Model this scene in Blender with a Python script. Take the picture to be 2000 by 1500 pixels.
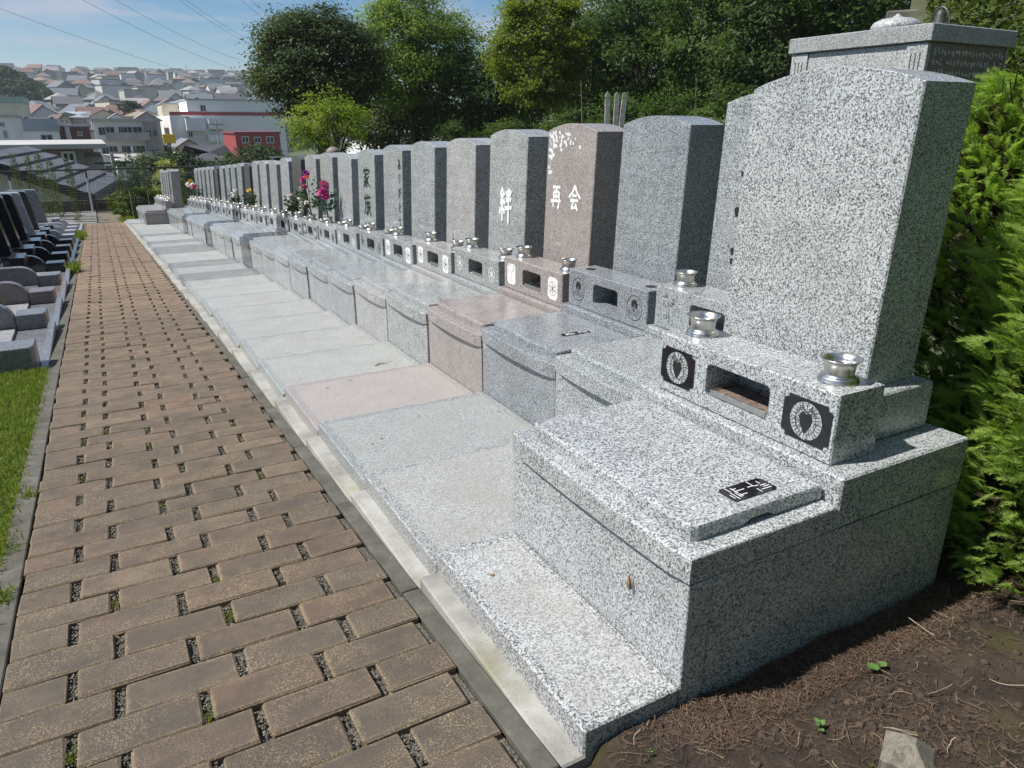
import bpy, math, random
import numpy as np
from mathutils import Vector, Matrix, Euler
R=random.Random(7); NR=np.random.default_rng(11)
scene=bpy.context.scene
for o in list(bpy.data.objects): bpy.data.objects.remove(o)
C=scene.collection
rad=math.radians
K=0.735                 # one survey unit in metres (brick 230 x 114 mm)
H=1.5                   # camera height above the path, survey units
# ---------------------------------------------------------------- camera
FPX=1419.0
PITCH=math.atan(510/FPX)
YAW=rad(29.0)
cam_d=bpy.data.cameras.new('camera'); cam=bpy.data.objects.new('camera',cam_d); C.objects.link(cam)
cam.location=(0,0,H*K); cam.rotation_euler=(math.pi/2-PITCH,0,-YAW)
cam_d.sensor_width=36; cam_d.lens=36*FPX/2000; cam_d.clip_start=0.05; cam_d.clip_end=6000
scene.camera=cam
scene.render.resolution_x=1024; scene.render.resolution_y=768
# ---------------------------------------------------------------- sky, sun, exposure
SUN=Vector((-0.56,0.17,0.81)).normalized()
w=bpy.data.worlds.new('World'); scene.world=w; w.use_nodes=True
nt=w.node_tree; nt.nodes.clear()
out=nt.nodes.new('ShaderNodeOutputWorld'); bg=nt.nodes.new('ShaderNodeBackground')
sky=nt.nodes.new('ShaderNodeTexSky'); sky.sky_type='NISHITA'; sky.sun_disc=False
sky.sun_elevation=math.asin(SUN.z); sky.sun_rotation=math.atan2(SUN.x,SUN.y)
sky.air_density=1.0; sky.dust_density=0.4; sky.ozone_density=3.2; sky.altitude=600
tc=nt.nodes.new('ShaderNodeTexCoord'); mp=nt.nodes.new('ShaderNodeMapping'); mp.inputs['Scale'].default_value=(2.6,2.6,19.0)
mp.inputs['Rotation'].default_value=(0.03,-0.05,0.0); mp.inputs['Location'].default_value=(0.35,0.2,0.6)
n1=nt.nodes.new('ShaderNodeTexNoise'); n1.inputs['Scale'].default_value=1.15; n1.inputs['Detail'].default_value=7; n1.inputs['Roughness'].default_value=0.55; n1.inputs['Distortion'].default_value=0.4
cr=nt.nodes.new('ShaderNodeValToRGB'); cr.color_ramp.elements[0].position=0.47; cr.color_ramp.elements[1].position=0.63
cr.color_ramp.elements[1].color=(0.85,0.85,0.85,1)
mix=nt.nodes.new('ShaderNodeMix'); mix.data_type='RGBA'
mix.inputs[7].default_value=(6.3,6.6,7.6,1)
hs=nt.nodes.new('ShaderNodeHueSaturation'); hs.inputs['Saturation'].default_value=1.3; hs.inputs['Value'].default_value=1.15
L=nt.links.new
L(tc.outputs['Generated'],mp.inputs['Vector']); L(mp.outputs[0],n1.inputs['Vector']); L(n1.outputs['Fac'],cr.inputs['Fac'])
L(sky.outputs[0],hs.inputs['Color']); L(hs.outputs[0],mix.inputs[6]); L(cr.outputs['Color'],mix.inputs[0]); L(mix.outputs[2],bg.inputs['Color'])
bg.inputs['Strength'].default_value=0.06
L(bg.outputs[0],out.inputs['Surface'])
sd=bpy.data.lights.new('sun','SUN'); sd.energy=4.6; sd.angle=rad(1.2); sd.color=(1.0,0.955,0.89)
so=bpy.data.objects.new('sun',sd); C.objects.link(so); so.rotation_euler=SUN.to_track_quat('Z','Y').to_euler(); so.location=(-20,5,30)
vs=scene.view_settings; vs.view_transform='Standard'; vs.look='None'; vs.gamma=1; vs.use_curve_mapping=False; vs.exposure=0.52
scene.render.engine='CYCLES'
# ---------------------------------------------------------------- helpers
def tag(o,label=None,cat=None,group=None,kind=None):
    if label: o['label']=label
    if cat: o['category']=cat
    if group: o['group']=group
    if kind: o['kind']=kind
    return o
def empty(name,loc,parent=None,sc=K,rz=0):
    o=bpy.data.objects.new(name,None); C.objects.link(o); o.location=Vector(loc)*sc; o.rotation_euler=(0,0,rz)
    o.empty_display_size=0.1
    if parent: o.parent=parent
    return o
def obj(name,me,mat,parent=None,loc=(0,0,0),rot=(0,0,0),sc=K):
    o=bpy.data.objects.new(name,me); C.objects.link(o)
    o.location=Vector(loc)*sc; o.rotation_euler=rot
    if parent: o.parent=parent
    if len(me.materials)==0: me.materials.append(None)
    o.material_slots[0].link='OBJECT'; o.material_slots[0].material=mat
    return o
def npmesh(name,V,F,smooth=False):
    """V (n,3) array, F (m,k) array of one face size, already metres"""
    V=np.asarray(V,np.float32); F=np.asarray(F,np.int32)
    me=bpy.data.meshes.new(name); me.vertices.add(len(V)); me.vertices.foreach_set('co',V.ravel())
    k=F.shape[1]; me.loops.add(F.size); me.loops.foreach_set('vertex_index',F.ravel())
    me.polygons.add(len(F)); me.polygons.foreach_set('loop_start',np.arange(0,F.size,k,dtype=np.int32))
    me.polygons.foreach_set('loop_total',np.full(len(F),k,np.int32))
    if smooth: me.polygons.foreach_set('use_smooth',np.ones(len(F),bool))
    me.update(calc_edges=True); return me
class MB:
    def __init__(s): s.v=[]; s.f=[]
    def add(s,vs,fs):
        b=len(s.v); s.v.extend([tuple(v) for v in vs]); s.f.extend([tuple(b+i for i in f) for f in fs]); return s
    def box(s,x0,x1,y0,y1,z0,z1):
        return s.add([(x0,y0,z0),(x1,y0,z0),(x1,y1,z0),(x0,y1,z0),(x0,y0,z1),(x1,y0,z1),(x1,y1,z1),(x0,y1,z1)],
          [(0,3,2,1),(4,5,6,7),(0,1,5,4),(1,2,6,5),(2,3,7,6),(3,0,4,7)])
    def cbox(s,x0,x1,y0,y1,z0,z1,c=0.005):
        V=[];idx={}
        X=(x0,x1);Y=(y0,y1);Z=(z0,z1)
        for i in (0,1):
            for j in (0,1):
                for k in (0,1):
                    sx=1-2*i;sy=1-2*j;sz=1-2*k
                    for a in range(3):
                        p=[X[i]+sx*c,Y[j]+sy*c,Z[k]+sz*c]
                        p[a]=(X[i],Y[j],Z[k])[a]; idx[i,j,k,a]=len(V);V.append(p)
        F=[]
        def q(*a): F.append(tuple(idx[t] for t in a))
        for a in range(3):
            b,d=[(1,2),(2,0),(0,1)][a]
            for s_ in (0,1):
                def key(u,v):
                    t=[0,0,0];t[a]=s_;t[b]=u;t[d]=v;return (t[0],t[1],t[2],a)
                l=[key(0,0),key(1,0),key(1,1),key(0,1)]
                if s_==0:l.reverse()
                q(*l)
        for a in range(3):          # edges along axis a
            b,d=[(1,2),(2,0),(0,1)][a]
            for u in (0,1):
                for v in (0,1):
                    def key(e,ax):
                        t=[0,0,0];t[a]=e;t[b]=u;t[d]=v;return (t[0],t[1],t[2],ax)
                    l=[key(0,b),key(1,b),key(1,d),key(0,d)]
                    if (u+v)%2==1:l.reverse()
                    q(*l)
        for i in (0,1):
            for j in (0,1):
                for k in (0,1):
                    l=[(i,j,k,0),(i,j,k,1),(i,j,k,2)]
                    if (i+j+k)%2==0:l.reverse()
                    q(*l)
        return s.add(V,F)
    def prism(s,pts,z0,z1,ct=0.0,cb=0.0,seg=1,zb=None):
        """convex-ish outline pts (ccw), top edge rounded by ct; zb optional per-point bottom"""
        n=len(pts)
        def inset(d):
            r=[]
            for i in range(n):
                a=Vector(pts[i-1]);b=Vector(pts[i]);c=Vector(pts[(i+1)%n])
                e1=(b-a).normalized();e2=(c-b).normalized()
                n1_=Vector((-e1.y,e1.x));n2_=Vector((-e2.y,e2.x));m=n1_+n2_
                m=m/max(0.3,m.dot(n1_)) ; r.append(b+m*d)
            return r
        loops=[]
        if cb>0: loops.append([(p.x,p.y,z0) for p in inset(cb)])
        loops.append([(p[0],p[1],(zb[i] if zb else z0+cb)) for i,p in enumerate(pts)])
        loops.append([(p[0],p[1],z1-ct) for p in pts])
        if ct>0:
            for k in range(1,seg+1):
                t=k/seg*math.pi/2
                loops.append([(p.x,p.y,z1-ct+ct*math.sin(t)) for p in inset(ct*(1-math.cos(t)))])
        V=[v for l in loops for v in l]; F=[]
        for a in range(len(loops)-1):
            for i in range(n):
                j=(i+1)%n; F.append((a*n+i,a*n+j,(a+1)*n+j,(a+1)*n+i))
        F.append(tuple(range((len(loops)-1)*n,len(loops)*n))); F.append(tuple(reversed(range(n))))
        return s.add(V,F)
    def tube(s,path,rr,n=6,cap=True):
        path=[Vector(p) for p in path]; m=len(path)
        if not hasattr(rr,'__len__'): rr=[rr]*m
        V=[];F=[]
        up=Vector((0,0,1))
        for i,p in enumerate(path):
            t=(path[min(i+1,m-1)]-path[max(i-1,0)]).normalized()
            a=t.cross(up)
            if a.length<0.05: a=t.cross(Vector((1,0,0)))
            a.normalize(); b=t.cross(a)
            for k in range(n):
                th=2*math.pi*k/n; V.append(p+(a*math.cos(th)+b*math.sin(th))*rr[i])
        for i in range(m-1):
            for k in range(n):
                F.append((i*n+k,i*n+(k+1)%n,(i+1)*n+(k+1)%n,(i+1)*n+k))
        if cap: F.append(tuple(range(n))); F.append(tuple(reversed(range((m-1)*n,m*n))))
        return s.add(V,F)
    def lathe(s,prof,n=20,c=(0,0,0)):
        V=[];F=[];m=len(prof)
        for r,z in prof:
            for k in range(n):
                th=2*math.pi*k/n; V.append((c[0]+r*math.cos(th),c[1]+r*math.sin(th),c[2]+z))
        for i in range(m-1):
            for k in range(n): F.append((i*n+k,i*n+(k+1)%n,(i+1)*n+(k+1)%n,(i+1)*n+k))
        F.append(tuple(reversed(range(n)))); F.append(tuple(range((m-1)*n,m*n)))
        return s.add(V,F)
    def mesh(s,name,sc=K,smooth=False):
        me=bpy.data.meshes.new(name); me.from_pydata([(a*sc,b*sc,c*sc) for a,b,c in s.v],[],s.f)
        if smooth: me.polygons.foreach_set('use_smooth',[True]*len(me.polygons))
        me.update(); return me
    def obj(s,name,mat,parent=None,loc=(0,0,0),rot=(0,0,0),sc=K,smooth=False):
        return obj(name,s.mesh(name,sc,smooth),mat,parent,loc,rot,sc)
MESH={}
def shared(key,fn,name,smooth=False,sc=K):
    if key not in MESH:
        m=MB(); fn(m); MESH[key]=m.mesh(name,sc,smooth)
    return MESH[key]
# camera rays, for placing far things at measured bearings (metres)
_F=Vector((math.sin(YAW)*math.cos(PITCH),math.cos(YAW)*math.cos(PITCH),-math.sin(PITCH)))
_R=Vector((math.cos(YAW),-math.sin(YAW),0)); _U=_R.cross(_F)
def ray(px,py): return _F*FPX+_R*(px-1000)-_U*(py-750)
def at_y(px,py,y): r=ray(px,py); return Vector((0,0,H*K))+r*(y/r.y)
def at_x(px,py,x): r=ray(px,py); return Vector((0,0,H*K))+r*(x/r.x)
def at_d(px,py,d): r=ray(px,py); return Vector((0,0,H*K))+r*(d/math.hypot(r.x,r.y))
# ---------------------------------------------------------------- materials
class NT:
    def __init__(s,name):
        s.m=bpy.data.materials.new(name); s.m.use_nodes=True; s.t=s.m.node_tree
        s.b=s.t.nodes['Principled BSDF']; s.o=s.t.nodes['Material Output']
    def n(s,t,**kw):
        nd=s.t.nodes.new('ShaderNode'+t)
        for k,v in kw.items():
            if k in nd.inputs: nd.inputs[k].default_value=v
            else: setattr(nd,k,v)
        return nd
    def l(s,a,b): s.t.links.new(a,b)
    def coord(s,scale=(1,1,1),rnd=True,kind='Object'):
        tc=s.n('TexCoord'); v=tc.outputs[kind]
        if rnd:
            oi=s.n('ObjectInfo'); mu=s.n('Math',operation='MULTIPLY'); s.l(oi.outputs['Random'],mu.inputs[0]); mu.inputs[1].default_value=17.3
            ad=s.n('VectorMath',operation='ADD'); s.l(v,ad.inputs[0]); s.l(mu.outputs[0],ad.inputs[1]); v=ad.outputs[0]
        if scale!=(1,1,1):
            mp=s.n('Mapping'); mp.inputs['Scale'].default_value=scale; s.l(v,mp.inputs['Vector']); v=mp.outputs[0]
        return v
    def noise(s,v,scale,detail=3,rough=0.5,dist=0.0):
        n=s.n('TexNoise'); n.inputs['Scale'].default_value=scale; n.inputs['Detail'].default_value=detail; n.inputs['Roughness'].default_value=rough; n.inputs['Distortion'].default_value=dist
        if v is not None: s.l(v,n.inputs['Vector'])
        return n.outputs['Fac']
    def ramp(s,f,stops,interp='LINEAR'):
        r=s.n('ValToRGB'); r.color_ramp.interpolation=interp; e=r.color_ramp.elements
        while len(e)<len(stops): e.new(0.5)
        for i,(p,c) in enumerate(stops):
            e[i].position=p; e[i].color=(c,c,c,1) if not hasattr(c,'__len__') else (*c,1)
        s.l(f,r.inputs['Fac']); return r.outputs['Color']
    def mix(s,f,a,b,mode='MIX'):
        m=s.n('Mix',data_type='RGBA',blend_type=mode)
        for src,nm in ((f,'Factor'),(a,'A'),(b,'B')):
            i=m.inputs[nm] if nm!='Factor' else m.inputs[0]
            if nm!='Factor': i=[x for x in m.inputs if x.name==nm and x.type=='RGBA'][0]
            if isinstance(src,(int,float)): i.default_value=src if nm=='Factor' else (src,src,src,1)
            elif isinstance(src,tuple): i.default_value=(*src,1)
            else: s.l(src,i)
        return [x for x in m.outputs if x.type=='RGBA'][0]
    def math(s,op,a,b=None):
        m=s.n('Math',operation=op)
        for i,x in enumerate((a,b)):
            if x is None: continue
            if isinstance(x,(int,float)): m.inputs[i].default_value=x
            else: s.l(x,m.inputs[i])
        return m.outputs[0]
    def bump(s,h,st=0.3,dist=0.01):
        b=s.n('Bump'); b.inputs['Strength'].default_value=st; b.inputs['Distance'].default_value=dist; s.l(h,b.inputs['Height']); s.l(b.outputs[0],s.b.inputs['Normal'])
    def base(s,c):
        if isinstance(c,tuple): s.b.inputs['Base Color'].default_value=(*c,1)
        else: s.l(c,s.b.inputs['Base Color'])
        return s
    def set(s,**kw):
        for k,v in kw.items():
            k=k.replace('_',' ')
            if isinstance(v,(int,float)): s.b.inputs[k].default_value=v
            else: s.l(v,s.b.inputs[k])
        return s
_mc={}
def granite(key,light=(0.62,0.64,0.63),mid=(0.30,0.31,0.31),dark=(0.045,0.047,0.05),rough=0.16,scale=1.0,amount=0.5,slab=False):
    """speckled granite: pale feldspar, grey quartz, black mica flakes"""
    if key in _mc: return _mc[key]
    m=NT('granite_'+key); v=m.coord()
    b=m.noise(v,265*scale,2.0,0.6,0.4); c=m.noise(v,9,2)
    nv=m.n('TexNoise'); nv.inputs['Scale'].default_value=420*scale; nv.inputs['Detail'].default_value=1; m.l(v,nv.inputs['Vector'])
    dv=m.n('VectorMath',operation='SCALE'); m.l(nv.outputs['Color'],dv.inputs[0]); dv.inputs['Scale'].default_value=0.0028/scale
    av=m.n('VectorMath',operation='ADD'); m.l(v,av.inputs[0]); m.l(dv.outputs[0],av.inputs[1])
    def cells(sc_):
        vo=m.n('TexVoronoi'); vo.inputs['Scale'].default_value=sc_*scale; m.l(av.outputs[0],vo.inputs['Vector']); sx=m.n('SeparateColor'); m.l(vo.outputs['Color'],sx.inputs[0]); return sx.outputs[0]
    a=m.math('ADD',m.math('MULTIPLY',cells(350),0.62),m.math('MULTIPLY',cells(640),0.38))
    s=m.math('ADD',m.math('MULTIPLY',a,0.33),m.math('ADD',m.math('MULTIPLY',b,0.60),0.035))
    s=m.math('ADD',s,m.math('MULTIPLY',m.math('SUBTRACT',c,0.5),0.06))
    lo=amount-0.075; 
    col=m.ramp(s,[(lo-0.035,dark),(lo+0.03,tuple(x*0.75 for x in mid)),(lo+0.075,mid),(lo+0.135,light)])
    if slab:
        # flamed middle, honed pale rim; faint water stains
        g=m.n('TexCoord').outputs['Generated']; sp=m.n('SeparateXYZ'); m.l(g,sp.inputs[0])
        def edge(o,wd):
            d=m.math('MINIMUM',o,m.math('SUBTRACT',1.0,o)); return m.math('DIVIDE',d,wd)
        e=m.math('MINIMUM',edge(sp.outputs[0],slab[0]),edge(sp.outputs[1],slab[1]))
        msk=m.ramp(e,[(0.8,0.0),(1.0,1.0)])
        st=m.ramp(m.noise(v,6,4),[(0.4,0.0),(0.7,0.5)])
        inner=m.mix(st,m.mix(0.22,col,tuple(x*0.85 for x in light)),(0.27,0.265,0.24))
        col=m.mix(msk,col,inner)
        rr=m.ramp(e,[(0.8,0.35),(1.0,0.75)]); m.set(Roughness=rr)
        m.bump(m.noise(v,420,2),0.35,0.002)
    else:
        mpz=m.n('Mapping'); mpz.inputs['Scale'].default_value=(9,9,1.2); m.l(v,mpz.inputs['Vector'])
        st=m.math('MAXIMUM',m.ramp(m.noise(v,5,4,0.6),[(0.45,0.0),(0.8,0.35)]),m.ramp(m.noise(mpz.outputs[0],1.0,5,0.65),[(0.56,0.0),(0.75,0.4)]))
        col=m.mix(st,col,tuple(x*0.55 for x in mid))
        m.set(Roughness=m.ramp(m.noise(v,14,3),[(0.3,rough),(0.75,rough+0.14)]))
    m.base(col); m.set(IOR=1.55); _mc[key]=m.m; return m.m
def plain(key,col,rough=0.6,var=0.15,scale=8,metal=0.0,bump=0.0,spec=None,islands=False,rand=0.0):
    if key in _mc: return _mc[key]
    m=NT(key); v=m.coord(); f=m.noise(v,scale,5,0.6)
    c=m.ramp(f,[(0.3,tuple(x*(1-var) for x in col)),(0.7,tuple(min(1,x*(1+var)) for x in col))])
    if rand>0:
        r=m.n('NewGeometry').outputs['Random Per Island'] if islands else m.n('ObjectInfo').outputs['Random']
        c=m.mix(1.0,c,m.ramp(r,[(0.0,1-rand),(1.0,1+0*rand)]),'MULTIPLY')
    m.base(c); m.set(Roughness=rough,Metallic=metal)
    if bump>0: m.bump(f,bump,0.01)
    _mc[key]=m.m; return m.m
def foliage(key,c0,c1,c2=None,trans=0.35,rough=0.5,nscale=0.5):
    """leaf colour varies leaf by leaf and branch by branch"""
    if key in _mc: return _mc[key]
    m=NT(key); g=m.n('NewGeometry').outputs['Random Per Island']; v=m.coord(rnd=True)
    c=m.mix(g,c0,c1)
    f=m.ramp(m.noise(v,nscale,3,0.6),[(0.35,0.0),(0.65,1.0)])
    if c2: c=m.mix(m.math('MULTIPLY',f,0.7),c,c2)
    m.base(c); m.set(Roughness=rough); m.b.inputs['Specular IOR Level'].default_value=0.12
    tr=m.n('BsdfTranslucent'); mx=m.n('MixShader'); mx.inputs[0].default_value=trans
    tcol=m.mix(1.0,c,(1.15,1.25,0.6),'MULTIPLY'); m.l(tcol,tr.inputs['Color'])
    m.l(m.b.outputs[0],mx.inputs[1]); m.l(tr.outputs[0],mx.inputs[2]); m.l(mx.outputs[0],m.o.inputs['Surface'])
    _mc[key]=m.m; return m.m
# ================================================================ GROUND (units -> metres by K)
SL=-0.062
def pz(y): return SL*y                        # path surface, survey units
def sstep(a,b,x):
    t=min(1,max(0,(x-a)/(b-a))); return t*t*(3-2*t)
def tz(x,y):
    """terrain height, metres; path level 0 under the camera"""
    d=math.hypot(x,y); az=math.degrees(math.atan2(x,max(y,0.01))) if y>0 else 90.0
    near=-0.062*max(min(y,25.0),-6)-0.10
    side=0.0
    if x>2.6: side+=0.22*sstep(2.6,3.3,x)
    if x>5.5: side+=0.30*(x-5.5)*sstep(5.5,8,x)*sstep(50,58,az)
    side=min(side,9.0)
    if d<26: return near+side*(1.0 if az>0 else 0)
    xs=[26,32,40,60,100,150,220,300,400,500,600,700,800,950,2000,4500]
    zs=[-1.7,-5.2,-7.6,-9.5,-10.5,-9.0,-4.0,1.5,9.5,18,27,35,40,38,20,0]
    val=float(np.interp(d,xs,zs))
    xs2=[26,44,60,100,200,400,800,1500,4500]; zs2=[near,-1.9,-5,-6,-3,8,20,20,0]
    pl=float(np.interp(d,xs2,zs2))
    t=sstep(12,17,az)*sstep(2.0,5.0,x)
    z=val*(1-t)+pl*t
    rise=sstep(26,40,az)
    z+=rise*min(10,0.16*max(0,d-20))*sstep(0,1,1.0)
    return z+side*t*0.6
def terrain():
    rs=[0]+list(np.geomspace(2.0,4500,64)); na=120; V=[];F=[]
    for r in rs:
        for a in range(na):
            th=2*math.pi*a/na; x=r*math.sin(th); y=r*math.cos(th)
            V.append((x,y,tz(x,y)))
    for i in range(len(rs)-1):
        for a in range(na):
            b=(a+1)%na; F.append((i*na+a,i*na+b,(i+1)*na+b,(i+1)*na+a))
    me=npmesh('terrain',np.array(V),np.array(F),True)
    m=NT('terrain_soil'); v=m.coord(rnd=False)
    c=m.ramp(m.noise(v,0.05,8,0.65),[(0.35,(0.05,0.075,0.03)),(0.55,(0.09,0.10,0.05)),(0.7,(0.16,0.15,0.12))]); m.base(c); m.set(Roughness=0.95)
    return tag(obj('terrain',me,m.m),kind='structure')
terrain()
# ---------------------------------------------------------------- brick path
XL,XR=-0.505,0.742; ROW=0.155; MOD=0.348; GAP=0.030
SANG=math.atan(SL)
m=NT('paving_brick'); v=m.coord(); 
rnd=m.math('FRACT',m.math('ADD',m.n('ObjectInfo').outputs['Random'],m.n('NewGeometry').outputs['Random Per Island']))
basec=m.ramp(rnd,[(0.0,(0.068,0.056,0.044)),(0.2,(0.118,0.086,0.064)),(0.4,(0.082,0.070,0.055)),(0.6,(0.130,0.084,0.061)),(0.8,(0.090,0.076,0.060)),(1.0,(0.142,0.108,0.078))])
wpos=m.n('NewGeometry').outputs['Position']; sy=m.n('SeparateXYZ'); m.l(wpos,sy.inputs[0])
# bricks shift to a lighter orange brown towards the far end of the path
far_tint=m.ramp(m.math('ADD',m.math('MULTIPLY',sy.outputs[1],0.05),m.math('MULTIPLY',m.noise(wpos,0.9,4),0.5)),[(0.32,0.0),(0.85,1.0)])
basec=m.mix(far_tint,basec,(0.255,0.172,0.118))
wm=m.n('Mapping'); wm.inputs['Scale'].default_value=(1.1,7.0,1.0); m.l(wpos,wm.inputs['Vector'])
stk=m.ramp(m.noise(wm.outputs[0],1.0,5,0.65),[(0.45,0.0),(0.68,0.75)]); basec=m.mix(stk,basec,(0.085,0.066,0.050))
big=m.ramp(m.noise(v,16,4,0.65),[(0.35,0.0),(0.7,1.0)]); basec=m.mix(m.math('MULTIPLY',big,0.72),basec,(0.062,0.052,0.042))
sp=m.ramp(m.noise(v,300,2,0.6),[(0.52,0.0),(0.66,1.0)]); patch=m.ramp(m.noise(v,7,3,0.6),[(0.40,0.08),(0.60,0.95)])
g=m.n('TexCoord').outputs['Generated']; s3=m.n('SeparateXYZ'); m.l(g,s3.inputs[0])
def _e(o,wd): return m.math('DIVIDE',m.math('MINIMUM',o,m.math('SUBTRACT',1.0,o)),wd)
ed=m.math('MINIMUM',_e(s3.outputs[0],0.06),_e(s3.outputs[1],0.13))
edm=m.ramp(m.math('ADD',ed,m.math('MULTIPLY',m.math('SUBTRACT',m.noise(v,40,3),0.5),1.4)),[(0.25,1.0),(0.95,0.0)])
fleck=m.math('MULTIPLY',sp,m.math('MAXIMUM',patch,edm))
basec=m.mix(m.math('MULTIPLY',edm,0.16),basec,(0.30,0.23,0.13))
basec=m.mix(m.math('MULTIPLY',fleck,0.6),basec,(0.44,0.34,0.19))
redm=m.ramp(m.noise(v,4,3,0.6),[(0.64,0.0),(0.78,0.4)]); basec=m.mix(redm,basec,(0.24,0.10,0.065))
m.base(basec); m.set(Roughness=0.9); m.bump(m.math('ADD',m.noise(v,90,4,0.7),m.math('MULTIPLY',m.noise(v,420,2),0.4)),0.55,0.004)
BRICK=m.m
GRAVEL_M=plain('gravel_pebble',(0.21,0.185,0.145),0.85,0.5,60,rand=0.75,islands=True)
bed=NT('path_bedding'); v=bed.coord(rnd=False); bed.base(bed.ramp(bed.noise(v,140,3,0.7),[(0.3,(0.03,0.027,0.02)),(0.5,(0.10,0.09,0.072)),(0.75,(0.24,0.22,0.19))])); bed.set(Roughness=0.95); bed.bump(bed.noise(v,170,2),0.9,0.01)
Y0,Y1=0.3,30.4
path=empty('path',(0,0,0)); tag(path,kind='structure')
mb=MB(); mb.add([(XL,Y0,pz(Y0)-0.024),(XR,Y0,pz(Y0)-0.024),(XR,Y1,pz(Y1)-0.024),(XL,Y1,pz(Y1)-0.024)],[(0,1,2,3)]); mb.obj('path_bed',bed.m,path)
BM={}
def brick_mesh(L_,var):
    key=(round(L_,3),var)
    if key not in BM:
        rr=random.Random(var*31+int(L_*1000)); b=MB()
        b.cbox(-L_/2,L_/2,-0.0752,0.0752,-0.05,0.0,0.0065)
        b.v=[(x+rr.uniform(-.003,.003),y+rr.uniform(-.0025,.0025),z+rr.uniform(-.0022,.0018)) for x,y,z in b.v]
        BM[key]=b
    return BM[key]
far=MB(); gaps=[]; nb=0; row=0; y=Y0+ROW/2; BMESH={}
while y<Y1-ROW/2:
    g0=(-0.317 if row%2==0 else -0.187)+R.uniform(-.006,.006); xs=[]
    x=g0-MOD
    edges=[]
    while x<XR+MOD:
        edges.append(x); x+=MOD
    for e in edges:
        a=max(XL+R.uniform(-.004,.006),e+GAP/2); b=min(XR+R.uniform(-.008,.004),e+MOD-GAP/2)
        if b-a<0.05: continue
        if XL<e-GAP/2 and e+GAP/2<XR: gaps.append((e,y))
        L_=round((b-a)*100)/100; xc=(a+b)/2; zz=pz(y)+R.uniform(-.005,.004); var=R.randrange(5)
        rot=(SANG+R.uniform(-.008,.008),R.uniform(-.006,.006),R.uniform(-.007,.007))
        if nb<300:
            bm_=brick_mesh(L_,var)
            if (L_,var) not in BMESH: BMESH[L_,var]=bm_.mesh('brick')
            obj('brick',BMESH[L_,var],BRICK,path,(xc,y+R.uniform(-.002,.002),zz),rot); nb+=1
        else:
            bm_=brick_mesh(L_,var); M=Matrix.Translation((xc,y,zz))@Euler(rot).to_matrix().to_4x4()
            far.add([M@Vector(p) for p in bm_.v],bm_.f)
    y+=ROW; row+=1
o=far.obj('brick_field',BRICK,path); o['kind']='stuff'
# pebbles in the open joints
def pebbles(pts,size,name,mat,parent=None,flat=0.7,sc=K):
    ico=[];ph=(1+5**.5)/2
    base=np.array([(-1,ph,0),(1,ph,0),(-1,-ph,0),(1,-ph,0),(0,-1,ph),(0,1,ph),(0,-1,-ph),(0,1,-ph),(ph,0,-1),(ph,0,1),(-ph,0,-1),(-ph,0,1)])/1.9
    fc=np.array([(0,11,5),(0,5,1),(0,1,7),(0,7,10),(0,10,11),(1,5,9),(5,11,4),(11,10,2),(10,7,6),(7,1,8),(3,9,4),(3,4,2),(3,2,6),(3,6,8),(3,8,9),(4,9,5),(2,4,11),(6,2,10),(8,6,7),(9,8,1)])
    n=len(pts); sc3=np.array(size)[:,None,None]*NR.uniform(0.6,1.25,(n,1,3)); sc3[:,:,2]*=flat
    V=base[None]*sc3; th=NR.uniform(0,6.28,n); c,s=np.cos(th),np.sin(th)
    X=V[:,:,0]*c[:,None]-V[:,:,1]*s[:,None]; Yy=V[:,:,0]*s[:,None]+V[:,:,1]*c[:,None]
    V=np.stack([X,Yy,V[:,:,2]],2)+np.array(pts)[:,None,:]
    F=fc[None]+12*np.arange(n)[:,None,None]
    return obj(name,npmesh(name,V.reshape(-1,3)*sc,F.reshape(-1,3),True),mat,parent)
pp=[];ss=[]
for gx,gy in gaps:
    if gy>9: continue
    n=48 if gy<4 else 18
    for i in range(n):
        yy=gy+R.uniform(-.073,.073); pp.append((gx+R.uniform(-.016,.016),yy,pz(yy)-0.018+R.uniform(0,.008))); ss.append(R.uniform(.0025,.0058)*(1 if gy<4 else 1.4))
o=pebbles(pp,ss,'joint_gravel',GRAVEL_M,path); o['kind']='stuff'
# moss and small weeds in a few joints
MOSS=foliage('moss',(0.09,0.11,0.015),(0.14,0.13,0.02),(0.05,0.07,0.012),0.15,0.9,20)
mp_=[];ms=[]
for gx,gy in [g for g in gaps if g[1]<5 and R.random()<0.22]:
    cx_=gx; cy_=gy+R.uniform(-.05,.05)
    for i in range(70):
        a=R.gauss(0,.010);b=R.gauss(0,.020)
        if abs(a)<.016 and abs(cy_+b-gy)<.073: mp_.append((cx_+a,cy_+b,pz(cy_+b)-0.016+R.uniform(0,.008))); ms.append(R.uniform(.0025,.005))
o=pebbles(mp_,ms,'joint_moss',MOSS,path); o['kind']='stuff'
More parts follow.
